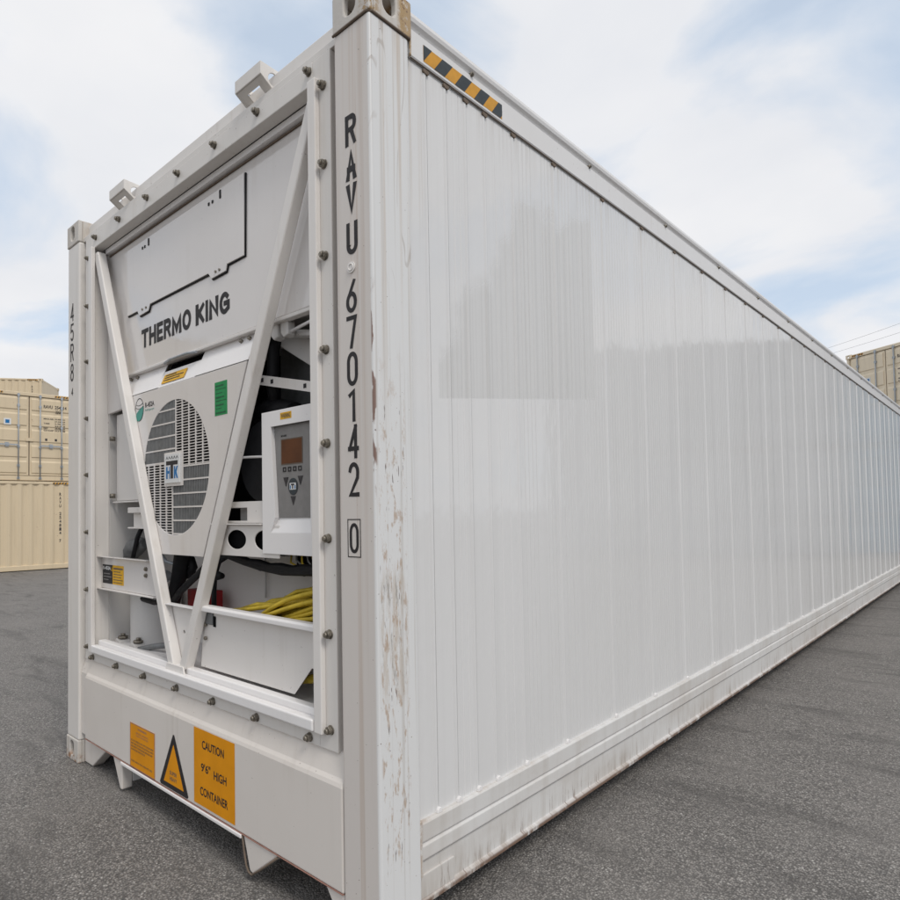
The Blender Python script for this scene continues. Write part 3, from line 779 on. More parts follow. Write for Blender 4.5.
# top left and bottom right: close vertical fins
x = cx - FR
while x < cx + FR:
    if x < qx - .004: vbar(x, qz, cz + FR, 0.0072, 'fin', 0.002)
    if x > qx2 + .004: vbar(x, cz - FR, qz2, 0.0062, 'fin', 0.002)
    x += 0.0115
for j in range(6):
    hbar(qz + j * 0.0585, cx - FR, qx, 0.0065, 'panel'); hbar(qz2 - j * 0.0585, qx2, cx + FR, 0.0065, 'panel')
b.build('fan_grille', None, shroud)
MB().plate([circ(*FC, FR + 0.012, n=48), circ(*FC, FR + 0.001, n=48)], 'y', yS + 0.0065, yS + 0.10).build('fan_ring', 'fin', shroud)
b = MB()
b.cyl((cx, yS + 0.06, cz), (cx, yS + 0.12, cz), 0.06, 20)
for i in range(5):
    a = i * 2 * math.pi / 5
    P = []
    for r, dw in ((0.05, 0.03), (0.16, 0.06), (0.28, 0.08)):
        ca, sa = math.cos(a), math.sin(a)
        P.append(((cx + r * ca - dw * sa, yS + 0.07, cz + r * sa + dw * ca), (cx + r * ca + dw * sa, yS + 0.10, cz + r * sa - dw * ca)))
    for j in range(2): b.face([P[j][0], P[j][1], P[j + 1][1], P[j + 1][0]])
b.build('fan_blades', 'rubber', shroud)
# badge
b = MB()
b.box(-1.430, -1.262, yS - 0.004, yS + 0.0005, 1.422, 1.572, 'panel')
b.box(-1.416, -1.278, yS - 0.0095, yS - 0.0045, 1.436, 1.562, 'decal')
yb = yS - 0.0103
b.box(-1.400, -1.294, yb, yb + .0007, 1.515, 1.533, 'black'); b.box(-1.358, -1.336, yb, yb + .0007, 1.455, 1.5149, 'black')
b.box(-1.400, -1.386, yb, yb + .0007, 1.455, 1.508, 'blue'); b.box(-1.3855, -1.372, yb, yb + .0007, 1.478, 1.490, 'blue'); b.box(-1.3715, -1.364, yb, yb + .0007, 1.455, 1.508, 'blue')
b.box(-1.328, -1.316, yb, yb + .0007, 1.455, 1.508, 'blue')
b.prism([(-1.3155, 1.476), (-1.3155, 1.490), (-1.304, 1.508), (-1.292, 1.508), (-1.304, 1.483), (-1.292, 1.455), (-1.304, 1.455)], 'y', yb, yb + .0007, 'blue')
for i in range(5):
    x = -1.402 + i * 0.023
    b.prism([(x, 1.541), (x + .003, 1.541), (x + .0115, 1.553), (x + .0085, 1.553)], 'y', yb, yb + .0007, 'black')
    b.prism([(x + .0085, 1.5535), (x + .0115, 1.5535), (x + .020, 1.5415), (x + .017, 1.5415)], 'y', yb - .0004, yb, 'black')
b.build('badge', None, shroud)
# green label and round emblem
b = MB(); b.box(-0.997, -0.904, yS - 0.001, yS - 0.0002, 1.690, 1.825, 'green')
for i, (h_, w_) in enumerate(((.012, .06), (.006, .075), (.006, .05), (.012, .065), (.006, .08), (.012, .06), (.006, .045), (.013, .075))):
    z = 1.812 - i * 0.0155; b.face([(-0.990, yS - .0013, z), (-0.990 + w_, yS - .0013, z), (-0.990 + w_, yS - .0013, z - h_ * .55), (-0.990, yS - .0013, z - h_ * .55)], 'dkgreen')
b.build('green_label', None, shroud)
b = MB(); ex, ez = -1.690, 1.800; ye = yS - 0.0006
b.plate([circ(ex, ez, 0.046, 0.056, 30), circ(ex, ez, 0.042, 0.052, 30)], 'y', ye, ye + .0004, 'grey_ink')
for dz in (0.014, 0.030): b.tube([(ex + 0.04 * t, ye, ez + dz - 0.010 * (1 - t * t)) for t in [-.95 + .19 * i for i in range(11)]], 0.0013, 5, 'grey_ink')
b.prism([(ex - .036, ez - .050), (ex - .030, ez - .015), (ex - .005, ez - .002), (ex + .042, ez + .012), (ex + .040, ez - .020), (ex + .022, ez - .046), (ex - .004, ez - .055)], 'y', ye - .0008, ye - .0002, 'teal')
text_into(b, 'R-452A', ex + 0.062, ex + 0.155, 1.802, 1.826, frontal(ye), 'grey_ink', 0.03)
text_into(b, 'Refrigerant', ex + 0.062, ex + 0.155, 1.782, 1.795, frontal(ye), 'teal', 0.0)
b.build('round_emblem', None, shroud)

# machine bay: walls behind everything
b = MB()
b.box(-2.139, -2.125, 0.10, 0.515, 0.600, 2.02, 'inner')
b.box(-0.287, -0.275, 0.10, 0.50, 0.600, 2.02, 'inner')
b.box(-2.124, -0.288, 0.385, 0.40, 0.600, 1.13, 'white')
b.box(-2.139, -0.275, 0.101, 0.515, 0.580, 0.612, 'bright')
b.box(-2.139, -0.275, 0.116, 0.515, 2.02, 2.035, 'inner')
b.box(-2.124, -0.289, 0.079, 0.384, 0.6125, 0.640, 'bright')
b.build('machine_bay', None, reefer)
MB().box(-1.78, -0.289, 0.46, 0.50, 1.131, 2.019).box(-0.300, -0.2885, 0.20, 0.46, 1.30, 1.80).build('bay_backing', 'dark', reefer)  # near-black sheets painting the shade deep in the bay
MB().box(-2.124, -1.781, 0.45, 0.50, 0.6, 2.019).build('bay_backing', 'inner', reefer)

# left recess: duct, bracket, bottle
MB().box(-2.085, -1.74, 0.120, 0.30, 1.372, 1.825).box(-2.11, -1.74, 0.108, 0.119, 1.362, 1.370).build('air_duct', 'white', reefer, 0.005, 2)
for x, z in ((-2.10, 1.70), (-2.10, 1.40)):
    MB().tube([(x, 0.09, z), (x + .012, 0.115, z)], 0.012, 12).build('latch_bolt', 'bolt', reefer)
MB().box(-1.905, -1.66, 0.100, 0.13, 1.308, 1.336).box(-1.905, -1.66, 0.10, 0.13, 1.230, 1.238).box(-1.905, -1.66, 0.1301, 0.136, 1.230, 1.336).build('shroud_support', 'white', reefer, 0.003)
MB().tube([(-2.11, 0.2, 1.06), (-2.09, 0.2, 1.10), (-2.05, 0.2, 1.125), (-1.98, 0.2, 1.145), (-1.93, 0.2, 1.15)], [0.03, 0.045, 0.05, 0.04, 0.02], 14).build('filter_drier', 'fin', reefer)
MB().tube([(-1.99, 0.16, 1.06), (-1.96, 0.16, 1.12), (-1.93, 0.16, 1.18), (-1.90, 0.2, 1.3)], 0.012, 8).build('pipe', 'rubber', reefer)
lp = MB().prism([(-2.138, 1.083), (-1.560, 1.083), (-1.495, 0.925), (-2.138, 0.925)], 'y', 0.064, 0.070).box(-2.138, -1.57, 0.0395, 0.070, 1.0835, 1.089).box(-2.138, -1.50, 0.0395, 0.070, 0.919, 0.9245).build('cross_plate', 'panel', reefer, 0.002)
for z in (1.045, 1.015): MB().cyl((-1.615, 0.064, z), (-1.615, 0.056, z), 0.010, 10).cyl((-1.615, 0.056, z), (-1.615, 0.052, z), 0.005, 8).build('rivet', 'bolt', lp)
b = MB(); ys2 = 0.0632
b.box(-2.122, -1.998, ys2, ys2 + .0006, 0.950, 1.046, 'black'); b.box(-1.997, -1.865, ys2, ys2 + .0006, 0.950, 1.046, 'yellow')
fy2 = frontal(ys2 - .0005)
text_into(b, 'R-452A', -2.115, -2.02, 1.020, 1.038, fy2, 'decal', 0.04)
b.face([(-2.013, ys2 - .0005, 1.016), (-2.001, ys2 - .0005, 1.016), (-2.007, ys2 - .0005, 1.040)], 'yellow')
for i, w_ in enumerate((.08, .095, .06)): b.box(-2.108, -2.108 + w_, ys2 - .0007, ys2 - .0001, 0.998 - i * .015, 1.002 - i * .015, 'grey')
for i, w_ in enumerate((.11, .08, .10, .09, .11, .10)): b.box(-1.985, -1.985 + w_, ys2 - .0007, ys2 - .0001, 1.026 - i * .0135, 1.026 - i * .0135 + (.008 if i == 0 else .0035), 'dkbrown')
b.build('warning_sticker', None, lp)

# compressor, feet, hoses in the lower bay
MB().cyl((-1.93, 0.26, 0.60), (-1.93, 0.26, 0.90), 0.125, 32).tube([(-1.93, 0.26, 0.90), (-1.93, 0.26, 0.93)], [0.12, 0.06], 32).build('compressor', 'inner', reefer, 0.006)
for x in (-2.07, -1.89):
    MB().prism([(x - 0.06, 0.600), (x + 0.075, 0.600), (x + 0.035, 0.655), (x - 0.005, 0.662)], 'y', 0.11, 0.17).build('mounting_foot', 'inner', reefer, 0.004)
    MB().cyl((x + 0.015, 0.14, 0.66), (x + 0.015, 0.14, 0.672), 0.024, 14).tube([(x + 0.015, 0.14, 0.672), (x + 0.015, 0.14, 0.684)], 0.012, 6).build('mounting_bolt', 'bolt', reefer)
MB().tube([(-1.98, 0.12, 0.625), (-1.85, 0.13, 0.63), (-1.72, 0.14, 0.66), (-1.60, 0.16, 0.68)], 0.014, 10).build('pipe', 'fin', reefer)
MB().tube([(-2.05, 0.2, 0.95), (-1.98, 0.17, 0.905), (-1.86, 0.16, 0.875), (-1.74, 0.16, 0.868), (-1.62, 0.16, 0.885), (-1.56, 0.17, 0.93)], 0.013, 10).build('hose', 'rubber', reefer)
MB().tube([(-1.49, 0.18, 1.16), (-1.50, 0.18, 1.10), (-1.525, 0.18, 1.01), (-1.56, 0.18, 0.94), (-1.59, 0.18, 0.87), (-1.60, 0.2, 0.80)], [.036, .036, .036, .034, .032, .03], 14).build('hose', 'rubber', reefer)
MB().tube([(-1.18, 0.15, 1.12), (-1.24, 0.16, 1.07), (-1.31, 0.16, 1.03), (-1.386, 0.16, 0.991), (-1.48, 0.16, 0.939), (-1.55, 0.17, 0.90)], 0.016, 10).build('hose', 'rubber', reefer)
MB().tube([(-1.556, 0.22, 1.095), (-1.49, 0.22, 1.085), (-1.465, 0.22, 1.05), (-1.50, 0.22, 1.015), (-1.576, 0.22, 1.002), (-1.616, 0.22, 1.019)], 0.020, 12).build('hose', 'rubber', reefer)
MB().cyl((-1.54, 0.22, 1.05), (-1.54, 0.26, 1.05), 0.03, 16).build('valve_cap', 'steel', reefer)
MB().tube([(-1.84, 0.24, 1.0), (-1.80, 0.24, 0.985), (-1.76, 0.24, 0.99)], [0.02, 0.036, 0.024], 14).build('expansion_valve', 'steel', reefer)
MB().tube([(-1.86, 0.25, 1.10), (-1.80, 0.25, 1.06), (-1.70, 0.25, 1.05), (-1.66, 0.25, 0.98), (-1.70, 0.25, 0.88)], 0.009, 8).build('pipe', 'steel', reefer)
MB().box(-1.585, -1.39, 0.25, 0.33, 0.780, 0.938).build('red_box', 'red', reefer, 0.006)
MB().tube([(-1.16, 0.15, 0.86), (-1.16, 0.15, 0.97), (-1.152, 0.15, 1.037), (-1.126, 0.155, 1.093), (-1.07, 0.16, 1.118)], 0.011, 10).build('hose', 'rubber', reefer)
MB().tube([(-1.19, 0.14, 1.065), (-1.165, 0.14, 1.05), (-1.13, 0.145, 1.035), (-1.09, 0.15, 1.036)], [0.016, 0.024, 0.022, 0.012], 10).build('hose_clamp', 'rubber', reefer)
MB().tube([(-1.10, 0.37, 1.10), (-1.10, 0.37, 0.92)], 0.005, 6).build('pipe', 'inner', reefer)
loom = MB()
for i in range(8):
    o1, o2 = (rnd.random() - .5) * .05, (rnd.random() - .5) * .05
    loom.tube([(-1.17 + .01 * i, 0.15, 1.122 + o1 * .3), (-1.06, 0.16, 1.122 + o2 * .3), (-0.95, 0.16, 1.105 + o1 * .4), (-0.84, 0.17, 1.088 + o2 * .6), (-0.70, 0.17, 1.080 + o1 * .6),
               (-0.56, 0.17, 1.083 + o2 * .6), (-0.42, 0.17, 1.092 + o1 * .6), (-0.30, 0.17, 1.10 + o2 * .3)], 0.009 + 0.002 * (i % 3), 8)
loom.build('cable_loom', 'rubber', reefer)
b = MB(); b.box(-0.67, -0.30, 0.22, 0.30, 1.085, 1.16, 'dark')
for i in range(5): b.tube([(-0.66 + i * .03, 0.19, 1.15), (-0.64 + i * .035, 0.17, 1.11 + .01 * (i % 2)), (-0.59 + i * .025, 0.18, 1.09)], 0.004, 6, 'fin' if i % 2 else 'cable')
b.build('terminal_wiring', None, reefer)

# perforated vent box
b = MB()
b.plate([rect(-1.04, -0.580, 1.132, 1.252), circ(-0.862, 1.196, 0.066, 0.037, n=28), circ(-0.672, 1.196, 0.066, 0.037, n=28)], 'y', 0.0765, 0.081)
b.box(-1.03, -0.68, 0.060, 0.081, 1.2525, 1.258)
b.plate([rect(-0.99, -0.640, 1.2585, 1.342), rect(-0.965, -0.80, 1.268, 1.318)], 'y', 0.085, 0.092)
b.box(-0.99, -0.64, 0.0925, 0.20, 1.336, 1.342)
vb = b.build('vent_box', 'white', reefer, 0.002)
MB().box(-1.02, -0.58, 0.10, 0.15, 1.14, 1.25).build('vent_cavity', 'dark', vb)
MB().box(-0.965, -0.80, 0.0925, 0.16, 1.258, 1.264).box(-0.965, -0.80, 0.16, 0.165, 1.258, 1.33).build('vent_shelf', 'inner', vb)
MB().tube([(-1.02, 0.12, 1.524), (-0.65, 0.12, 1.508)], 0.005, 8).build('rod', 'bright', reefer)
# strut with holes, hinge blocks, upper bracket
b = MB()
P0, P1 = Vector((-0.84, 0.15, 1.828)), Vector((-0.302, 0.15, 1.705)); d = (P1 - P0).normalized(); u = Vector((-d.z, 0, d.x)) * 0.019
b.prism([(P0.x + u.x, P0.z + u.z), (P1.x + u.x, P1.z + u.z), (P1.x - u.x, P1.z - u.z), (P0.x - u.x, P0.z - u.z)], 'y', 0.150, 0.156, 'white')
for t in (0.10, 0.22, 0.60):
    q = P0 + (P1 - P0) * t; b.box(q.x - .008, q.x + .008, 0.1485, 0.1499, q.z - .008, q.z + .008, 'black')
b.build('strut', None, reefer)
b = MB()
b.prism([(-0.79, 2.018), (-0.70, 2.018), (-0.30, 1.80), (-0.30, 1.69), (-0.78, 1.965)], 'y', 0.22, 0.26)
b.prism([(-0.70, 2.0), (-0.30, 1.915), (-0.30, 1.895), (-0.70, 1.975)], 'y', 0.15, 0.21)
b.build('upper_bracket', 'inner', reefer, 0.004)
for x in (-0.640, -0.580): MB().prism([(x - .022, 1.990), (x + .004, 2.008), (x + .022, 1.990), (x + .024, 1.945), (x - .004, 1.936), (x - .022, 1.955)], 'y', 0.105, 0.14).build('hinge_block', 'inner', reefer, 0.004)
MB().tube([(-0.56, 0.12, 1.955), (-0.302, 0.12, 1.985)], 0.006, 8).build('rod', 'bright', reefer)
MB().tube([(-0.775, 0.22, 2.01), (-0.780, 0.2, 1.95), (-0.787, 0.2, 1.85), (-0.79, 0.2, 1.80), (-0.83, 0.25, 1.70)], 0.025, 12).build('hose', 'rubber', reefer)
b = MB()
b.tube([(-0.80, 0.28, 1.50), (-0.80, 0.16, 1.50)], 0.16, 28)
b.tube([(-0.95, 0.26, 1.70), (-0.85, 0.24, 1.72), (-0.70, 0.24, 1.68)], 0.05, 12)
b.build('motor_housing', 'rubber', reefer)
MB().prism([(-0.93, 2.0), (-0.302, 1.90), (-0.302, 1.62), (-0.93, 1.72)], 'y', 0.34, 0.36).build('baffle', 'fin', reefer)

# control box
yC = 0.070
b = MB()
b.plate([rect(-0.676, -0.302, 1.148, 1.665), [(-0.618, 1.608), (-0.594, 1.280), (-0.622, 1.226), (-0.392, 1.226), (-0.392, 1.608)]], 'y', yC, yC + 0.004)
b.box(-0.676, -0.670, yC + 0.0041, 0.22, 1.148, 1.665); b.box(-0.6699, -0.302, yC + 0.0041, 0.22, 1.659, 1.665); b.box(-0.6699, -0.302, yC + 0.0041, 0.22, 1.148, 1.154)
cb = b.build('control_box', 'bright', reefer, 0.003)
b = MB()   # walls of the inset
A = [(-0.618, 1.608), (-0.594, 1.280), (-0.392, 1.280), (-0.392, 1.608)]
b.face([(-0.622, yC + .001, 1.226), (-0.392, yC + .001, 1.226), (-0.392, yC + 0.022, 1.280), (-0.594, yC + 0.022, 1.280)])
b.face([(-0.622, yC + .001, 1.226), (-0.594, yC + .001, 1.280), (-0.594, yC + 0.022, 1.280)])
b.face([(-0.618, yC + .001, 1.608), (-0.594, yC + .001, 1.280), (-0.594, yC + 0.022, 1.280), (-0.618, yC + .022, 1.608)])
b.build('sloping_ledge', 'bright', cb)
kp = MB().prism([(-0.618, 1.610), (-0.594, 1.280), (-0.388, 1.280), (-0.388, 1.610)], 'y', yC + 0.0155, yC + 0.023).build('keypad_plate', 'grey', cb)
yk = yC + 0.0150
MB().box(-0.572, -0.454, yk - 0.001, yk, 1.471, 1.556).build('screen', 'screen', cb, 0.0)
b = MB()
for a in ((-0.576, -0.572, 1.467, 1.560), (-0.454, -0.450, 1.467, 1.560), (-0.572, -0.454, 1.5565, 1.560), (-0.572, -0.454, 1.467, 1.4705)):
    b.box(a[0], a[1], yk - 0.0006, yk, a[2], a[3])
b.build('screen_surround', 'dkbrown', cb)
b = MB()
for i in range(4):
    x = -0.556 + i * 0.030
    b.plate([rect(x - .0095, x + .0095, 1.442, 1.459), rect(x - .0055, x + .0055, 1.446, 1.455)], 'y', yk - 0.0014, yk, 'black')
for x, z in ((-0.548, 1.408), (-0.464, 1.410), (-0.506, 1.340)):
    b.prism([(x - .0145, z + .014), (x + .0145, z + .014), (x, z - .018)], 'y', yk - 0.0014, yk, 'grey_ink')
b.prism(circ(-0.506, 1.388, 0.027, 0.030), 'y', yk - 0.0016, yk, 'stripe_dark')
b.box(-0.524, -0.488, yk - 0.0024, yk - 0.0017, 1.377, 1.401, 'decal'); b.box(-0.516, -0.496, yk - 0.003, yk - 0.0025, 1.393, 1.398, 'black'); b.box(-0.509, -0.503, yk - 0.003, yk - 0.0025, 1.380, 1.3929, 'black')
b.box(-0.521, -0.5165, yk - 0.003, yk - 0.0025, 1.380, 1.392, 'blue'); b.box(-0.4955, -0.491, yk - 0.003, yk - 0.0025, 1.380, 1.392, 'blue')
text_into(b, 'MP-4000', -0.575, -0.543, 1.568, 1.575, frontal(yk - .0008), 'black', 0.03)
b.build('keypad_buttons', None, cb)
b = MB(); b.box(-0.558, -0.492, yC - .0008, yC - .0001, 1.628, 1.652, 'yellow'); text_into(b, 'WARNING', -0.553, -0.497, 1.632, 1.648, frontal(yC - .0011), 'dkbrown', 0.03)
b.build('yellow_sticker', None, cb)

# tray with folded lip
b = MB()
b.prism([(-1.108, 0.898), (-0.302, 0.898), (-0.302, 0.772), (-0.400, 0.772), (-0.497, 0.668), (-1.135, 0.668)], 'y', 0.0745, 0.0785)
b.box(-1.10, -0.302, 0.079, 0.38, 0.770, 0.774)
tray = b.build('cable_tray', 'white', reefer, 0.0015)
MB().prism([(0.036, 0.905), (0.036, 0.922), (0.044, 0.928), (0.0745, 0.928), (0.0745, 0.898), (0.066, 0.898), (0.066, 0.905)], 'x', -1.112, -0.318).build('tray_lip', 'bright', tray, 0.003, 2)
for z in (0.845, 0.790): MB().cyl((-1.085, 0.070, z), (-1.085, 0.063, z), 0.008, 10).build('rivet', 'bolt', tray)
MB().box(-1.085, -1.030, 0.067, 0.074, 0.848, 0.896).build('tray_clip', 'fin', tray, 0.003)
MB().box(-1.029, -1.014, 0.070, 0.074, 0.842, 0.884).build('cable_slot', 'dark', tray)

# lifting lugs on the header
for x0, x1 in ((-0.702, -0.548), (-1.842, -1.684)):
    b = MB()
    b.box(x0, x1, -0.012, -0.006, 2.846, 2.892)
    yz = [(-0.006, 2.846), (0.060, 2.800)]
    # inclined lower leg with a window
    def LP(u, t, o=0): return (x0 + (x1 - x0) * u, -0.006 + 0.066 * t, 2.8455 - 0.046 * t + o)
    for (u0, u1, t0, t1) in ((0, 1, 0, .28), (0, .25, .28, 1), (.75, 1, .28, 1)):
        b.face([LP(u0, t0), LP(u1, t0), LP(u1, t1), LP(u0, t1)]); b.face([LP(u0, t0, .005), LP(u1, t0, .005), LP(u1, t1, .005), LP(u0, t1, .005)])
    b.plate([[(-0.012, 2.846), (-0.012, 2.892), (0.110, 2.884), (0.122, 2.80), (0.055, 2.80)], circ(0.045, 2.846, 0.024, n=20)], 'x', x1, x1 + 0.006)
    b.plate([[(-0.012, 2.846), (-0.012, 2.892), (0.110, 2.884), (0.122, 2.80), (0.055, 2.80)], circ(0.045, 2.846, 0.024, n=20)], 'x', x0 - 0.006, x0)
    b.build('lifting_lug', 'frame', reefer, 0.0012, 1)

# stickers on the sill
b = MB(); ysl = -0.0016
b.box(-1.643, -1.397, ysl, ysl + .0008, 0.155, 0.352, 'orange')
fs = frontal(ysl - .0005)
text_into(b, 'WARNING', -1.565, -1.475, 0.330, 0.339, fs, 'redline', 0.03)
for i, t in enumerate(('BEFORE OPENING', 'CHECK TEMPERATURE')):
    text_into(b, t, -1.58, -1.46, 0.312 - i * .012, 0.319 - i * .012, fs, 'redline', 0.0)
for i, t in enumerate(('DO NOT OPERATE UNIT WITH DOORS OPEN', 'KEEP CLEAR OF FAN AND ELECTRICAL PARTS', 'DISCONNECT POWER BEFORE SERVICING UNIT', 'ALWAYS SECURE COVERS AFTER USE')):
    text_into(b, t, -1.632, -1.632 + (.222, .222, .215, .14)[i], 0.272 - i * .0135, 0.280 - i * .0135, fs, 'dkbrown', 0.01)
text_into(b, 'STORE CABLE IN TRAY WHEN NOT USED', -1.632, -1.42, 0.180, 0.188, fs, 'dkbrown', 0.01)
for a in ((-1.643, -1.397, .349, .352), (-1.643, -1.397, .155, .158), (-1.643, -1.640, .158, .349), (-1.400, -1.397, .158, .349)): b.box(a[0], a[1], ysl - .0006, ysl - .0001, a[2], a[3], 'redline')
b.build('orange_sticker', None, sill)
b = MB()
def tri(cx_, z0, z1, hw): return [(cx_ - hw, z0), (cx_ + hw, z0), (cx_, z1)]
def rtri(cx_, z0, z1, hw, r=.008): return [(cx_ - hw, z0 + r), (cx_ - hw + r, z0), (cx_ + hw - r, z0), (cx_ + hw, z0 + r), (cx_ + r * .6, z1), (cx_ - r * .6, z1)]
b.prism(rtri(-1.226, 0.158, 0.385, 0.122), 'y', ysl, ysl + .0008, 'black')
b.prism(tri(-1.226, 0.179, 0.345, 0.085), 'y', ysl - .0008, ysl - .0001, 'orange')
text_into(b, 'SUPER', -1.258, -1.196, 0.218, 0.234, frontal(ysl - .0012), 'dkbrown', 0.02)
text_into(b, 'HEAVY', -1.258, -1.196, 0.194, 0.210, frontal(ysl - .0012), 'dkbrown', 0.02)
b.build('triangle_sticker', None, sill)
b = MB(); b.box(-1.056, -0.760, ysl, ysl + .0008, 0.166, 0.458, 'orange')
text_into(b, 'CAUTION', -0.992, -0.832, 0.386, 0.419, fs, 'black', 0.02)
text_into(b, '9\'6"', -1.000, -0.930, 0.298, 0.331, fs, 'black', 0.02)
text_into(b, 'HIGH', -0.905, -0.815, 0.290, 0.323, fs, 'black', 0.02)
text_into(b, 'CONTAINER', -1.008, -0.806, 0.206, 0.239, fs, 'black', 0.02)
b.build('caution_sticker', None, sill)

# ---------------------------------------------------------------- yellow power cable lying in the tray
b = MB(); rr = random.Random(11)
def loop(cxl, cyl_, rx, ry, z0, tilt, lift):
    P = []
    for i in range(40):
        t = 2 * math.pi * i / 40
        x = cxl + rx * math.cos(t); y = cyl_ + ry * math.sin(t)
        z = z0 + tilt * (x + 0.60) + 0.006 * math.sin(2 * t + lift) + 0.006 * math.sin(3 * t + lift * 2)
        P.append((x, y, z))
    return P
k_ = 0
for lay in range(8):
    for j in range(4):
        cxl = -0.640 + rr.uniform(-.02, .02); rx = 0.330 - lay * 0.012 + rr.uniform(-.014, .014)
        cyl_ = 0.225 + rr.uniform(-.01, .01); ry = 0.110 - j * 0.024 + rr.uniform(-.004, .004)
        b.tube(loop(cxl, cyl_, rx, ry, 0.800 + lay * 0.0240 + rr.uniform(-.002, .004), 0.02 + lay * 0.042, k_), 0.0088, 8, closed=True); k_ += 1
for q in range(6):
    b.tube([(-0.98 + .03 * q, 0.13 + .02 * q, 0.905 + .004 * q), (-0.84 + .02 * q, 0.12 + .02 * q, 0.924 + .006 * q + .012 * (q % 2)), (-0.66, 0.13 + .02 * q, 0.956 + .010 * q - .012 * (q % 2)), (-0.50, 0.15 + .022 * q, 0.982 + .010 * q), (-0.32, 0.17 + .024 * q, 0.976 + .012 * q)], 0.0088, 8)
b.tube([(-0.36, 0.12, 0.95), (-0.335, 0.10, 0.94), (-0.33, 0.09, 0.90), (-0.345, 0.10, 0.80)], 0.0088, 8)
tag(b.build('power_cable', 'cable'), 'coil of yellow power cable lying in the tray of the white container', 'cable')
b = MB(); b.tube([(-0.54, 0.14, 0.700), (-0.47, 0.13, 0.715), (-0.40, 0.13, 0.735), (-0.31, 0.13, 0.75)], 0.016, 10)
tag(b.build('cable_plug', 'cable'), 'yellow plug end showing beneath the cable tray beside the right jamb', 'plug')

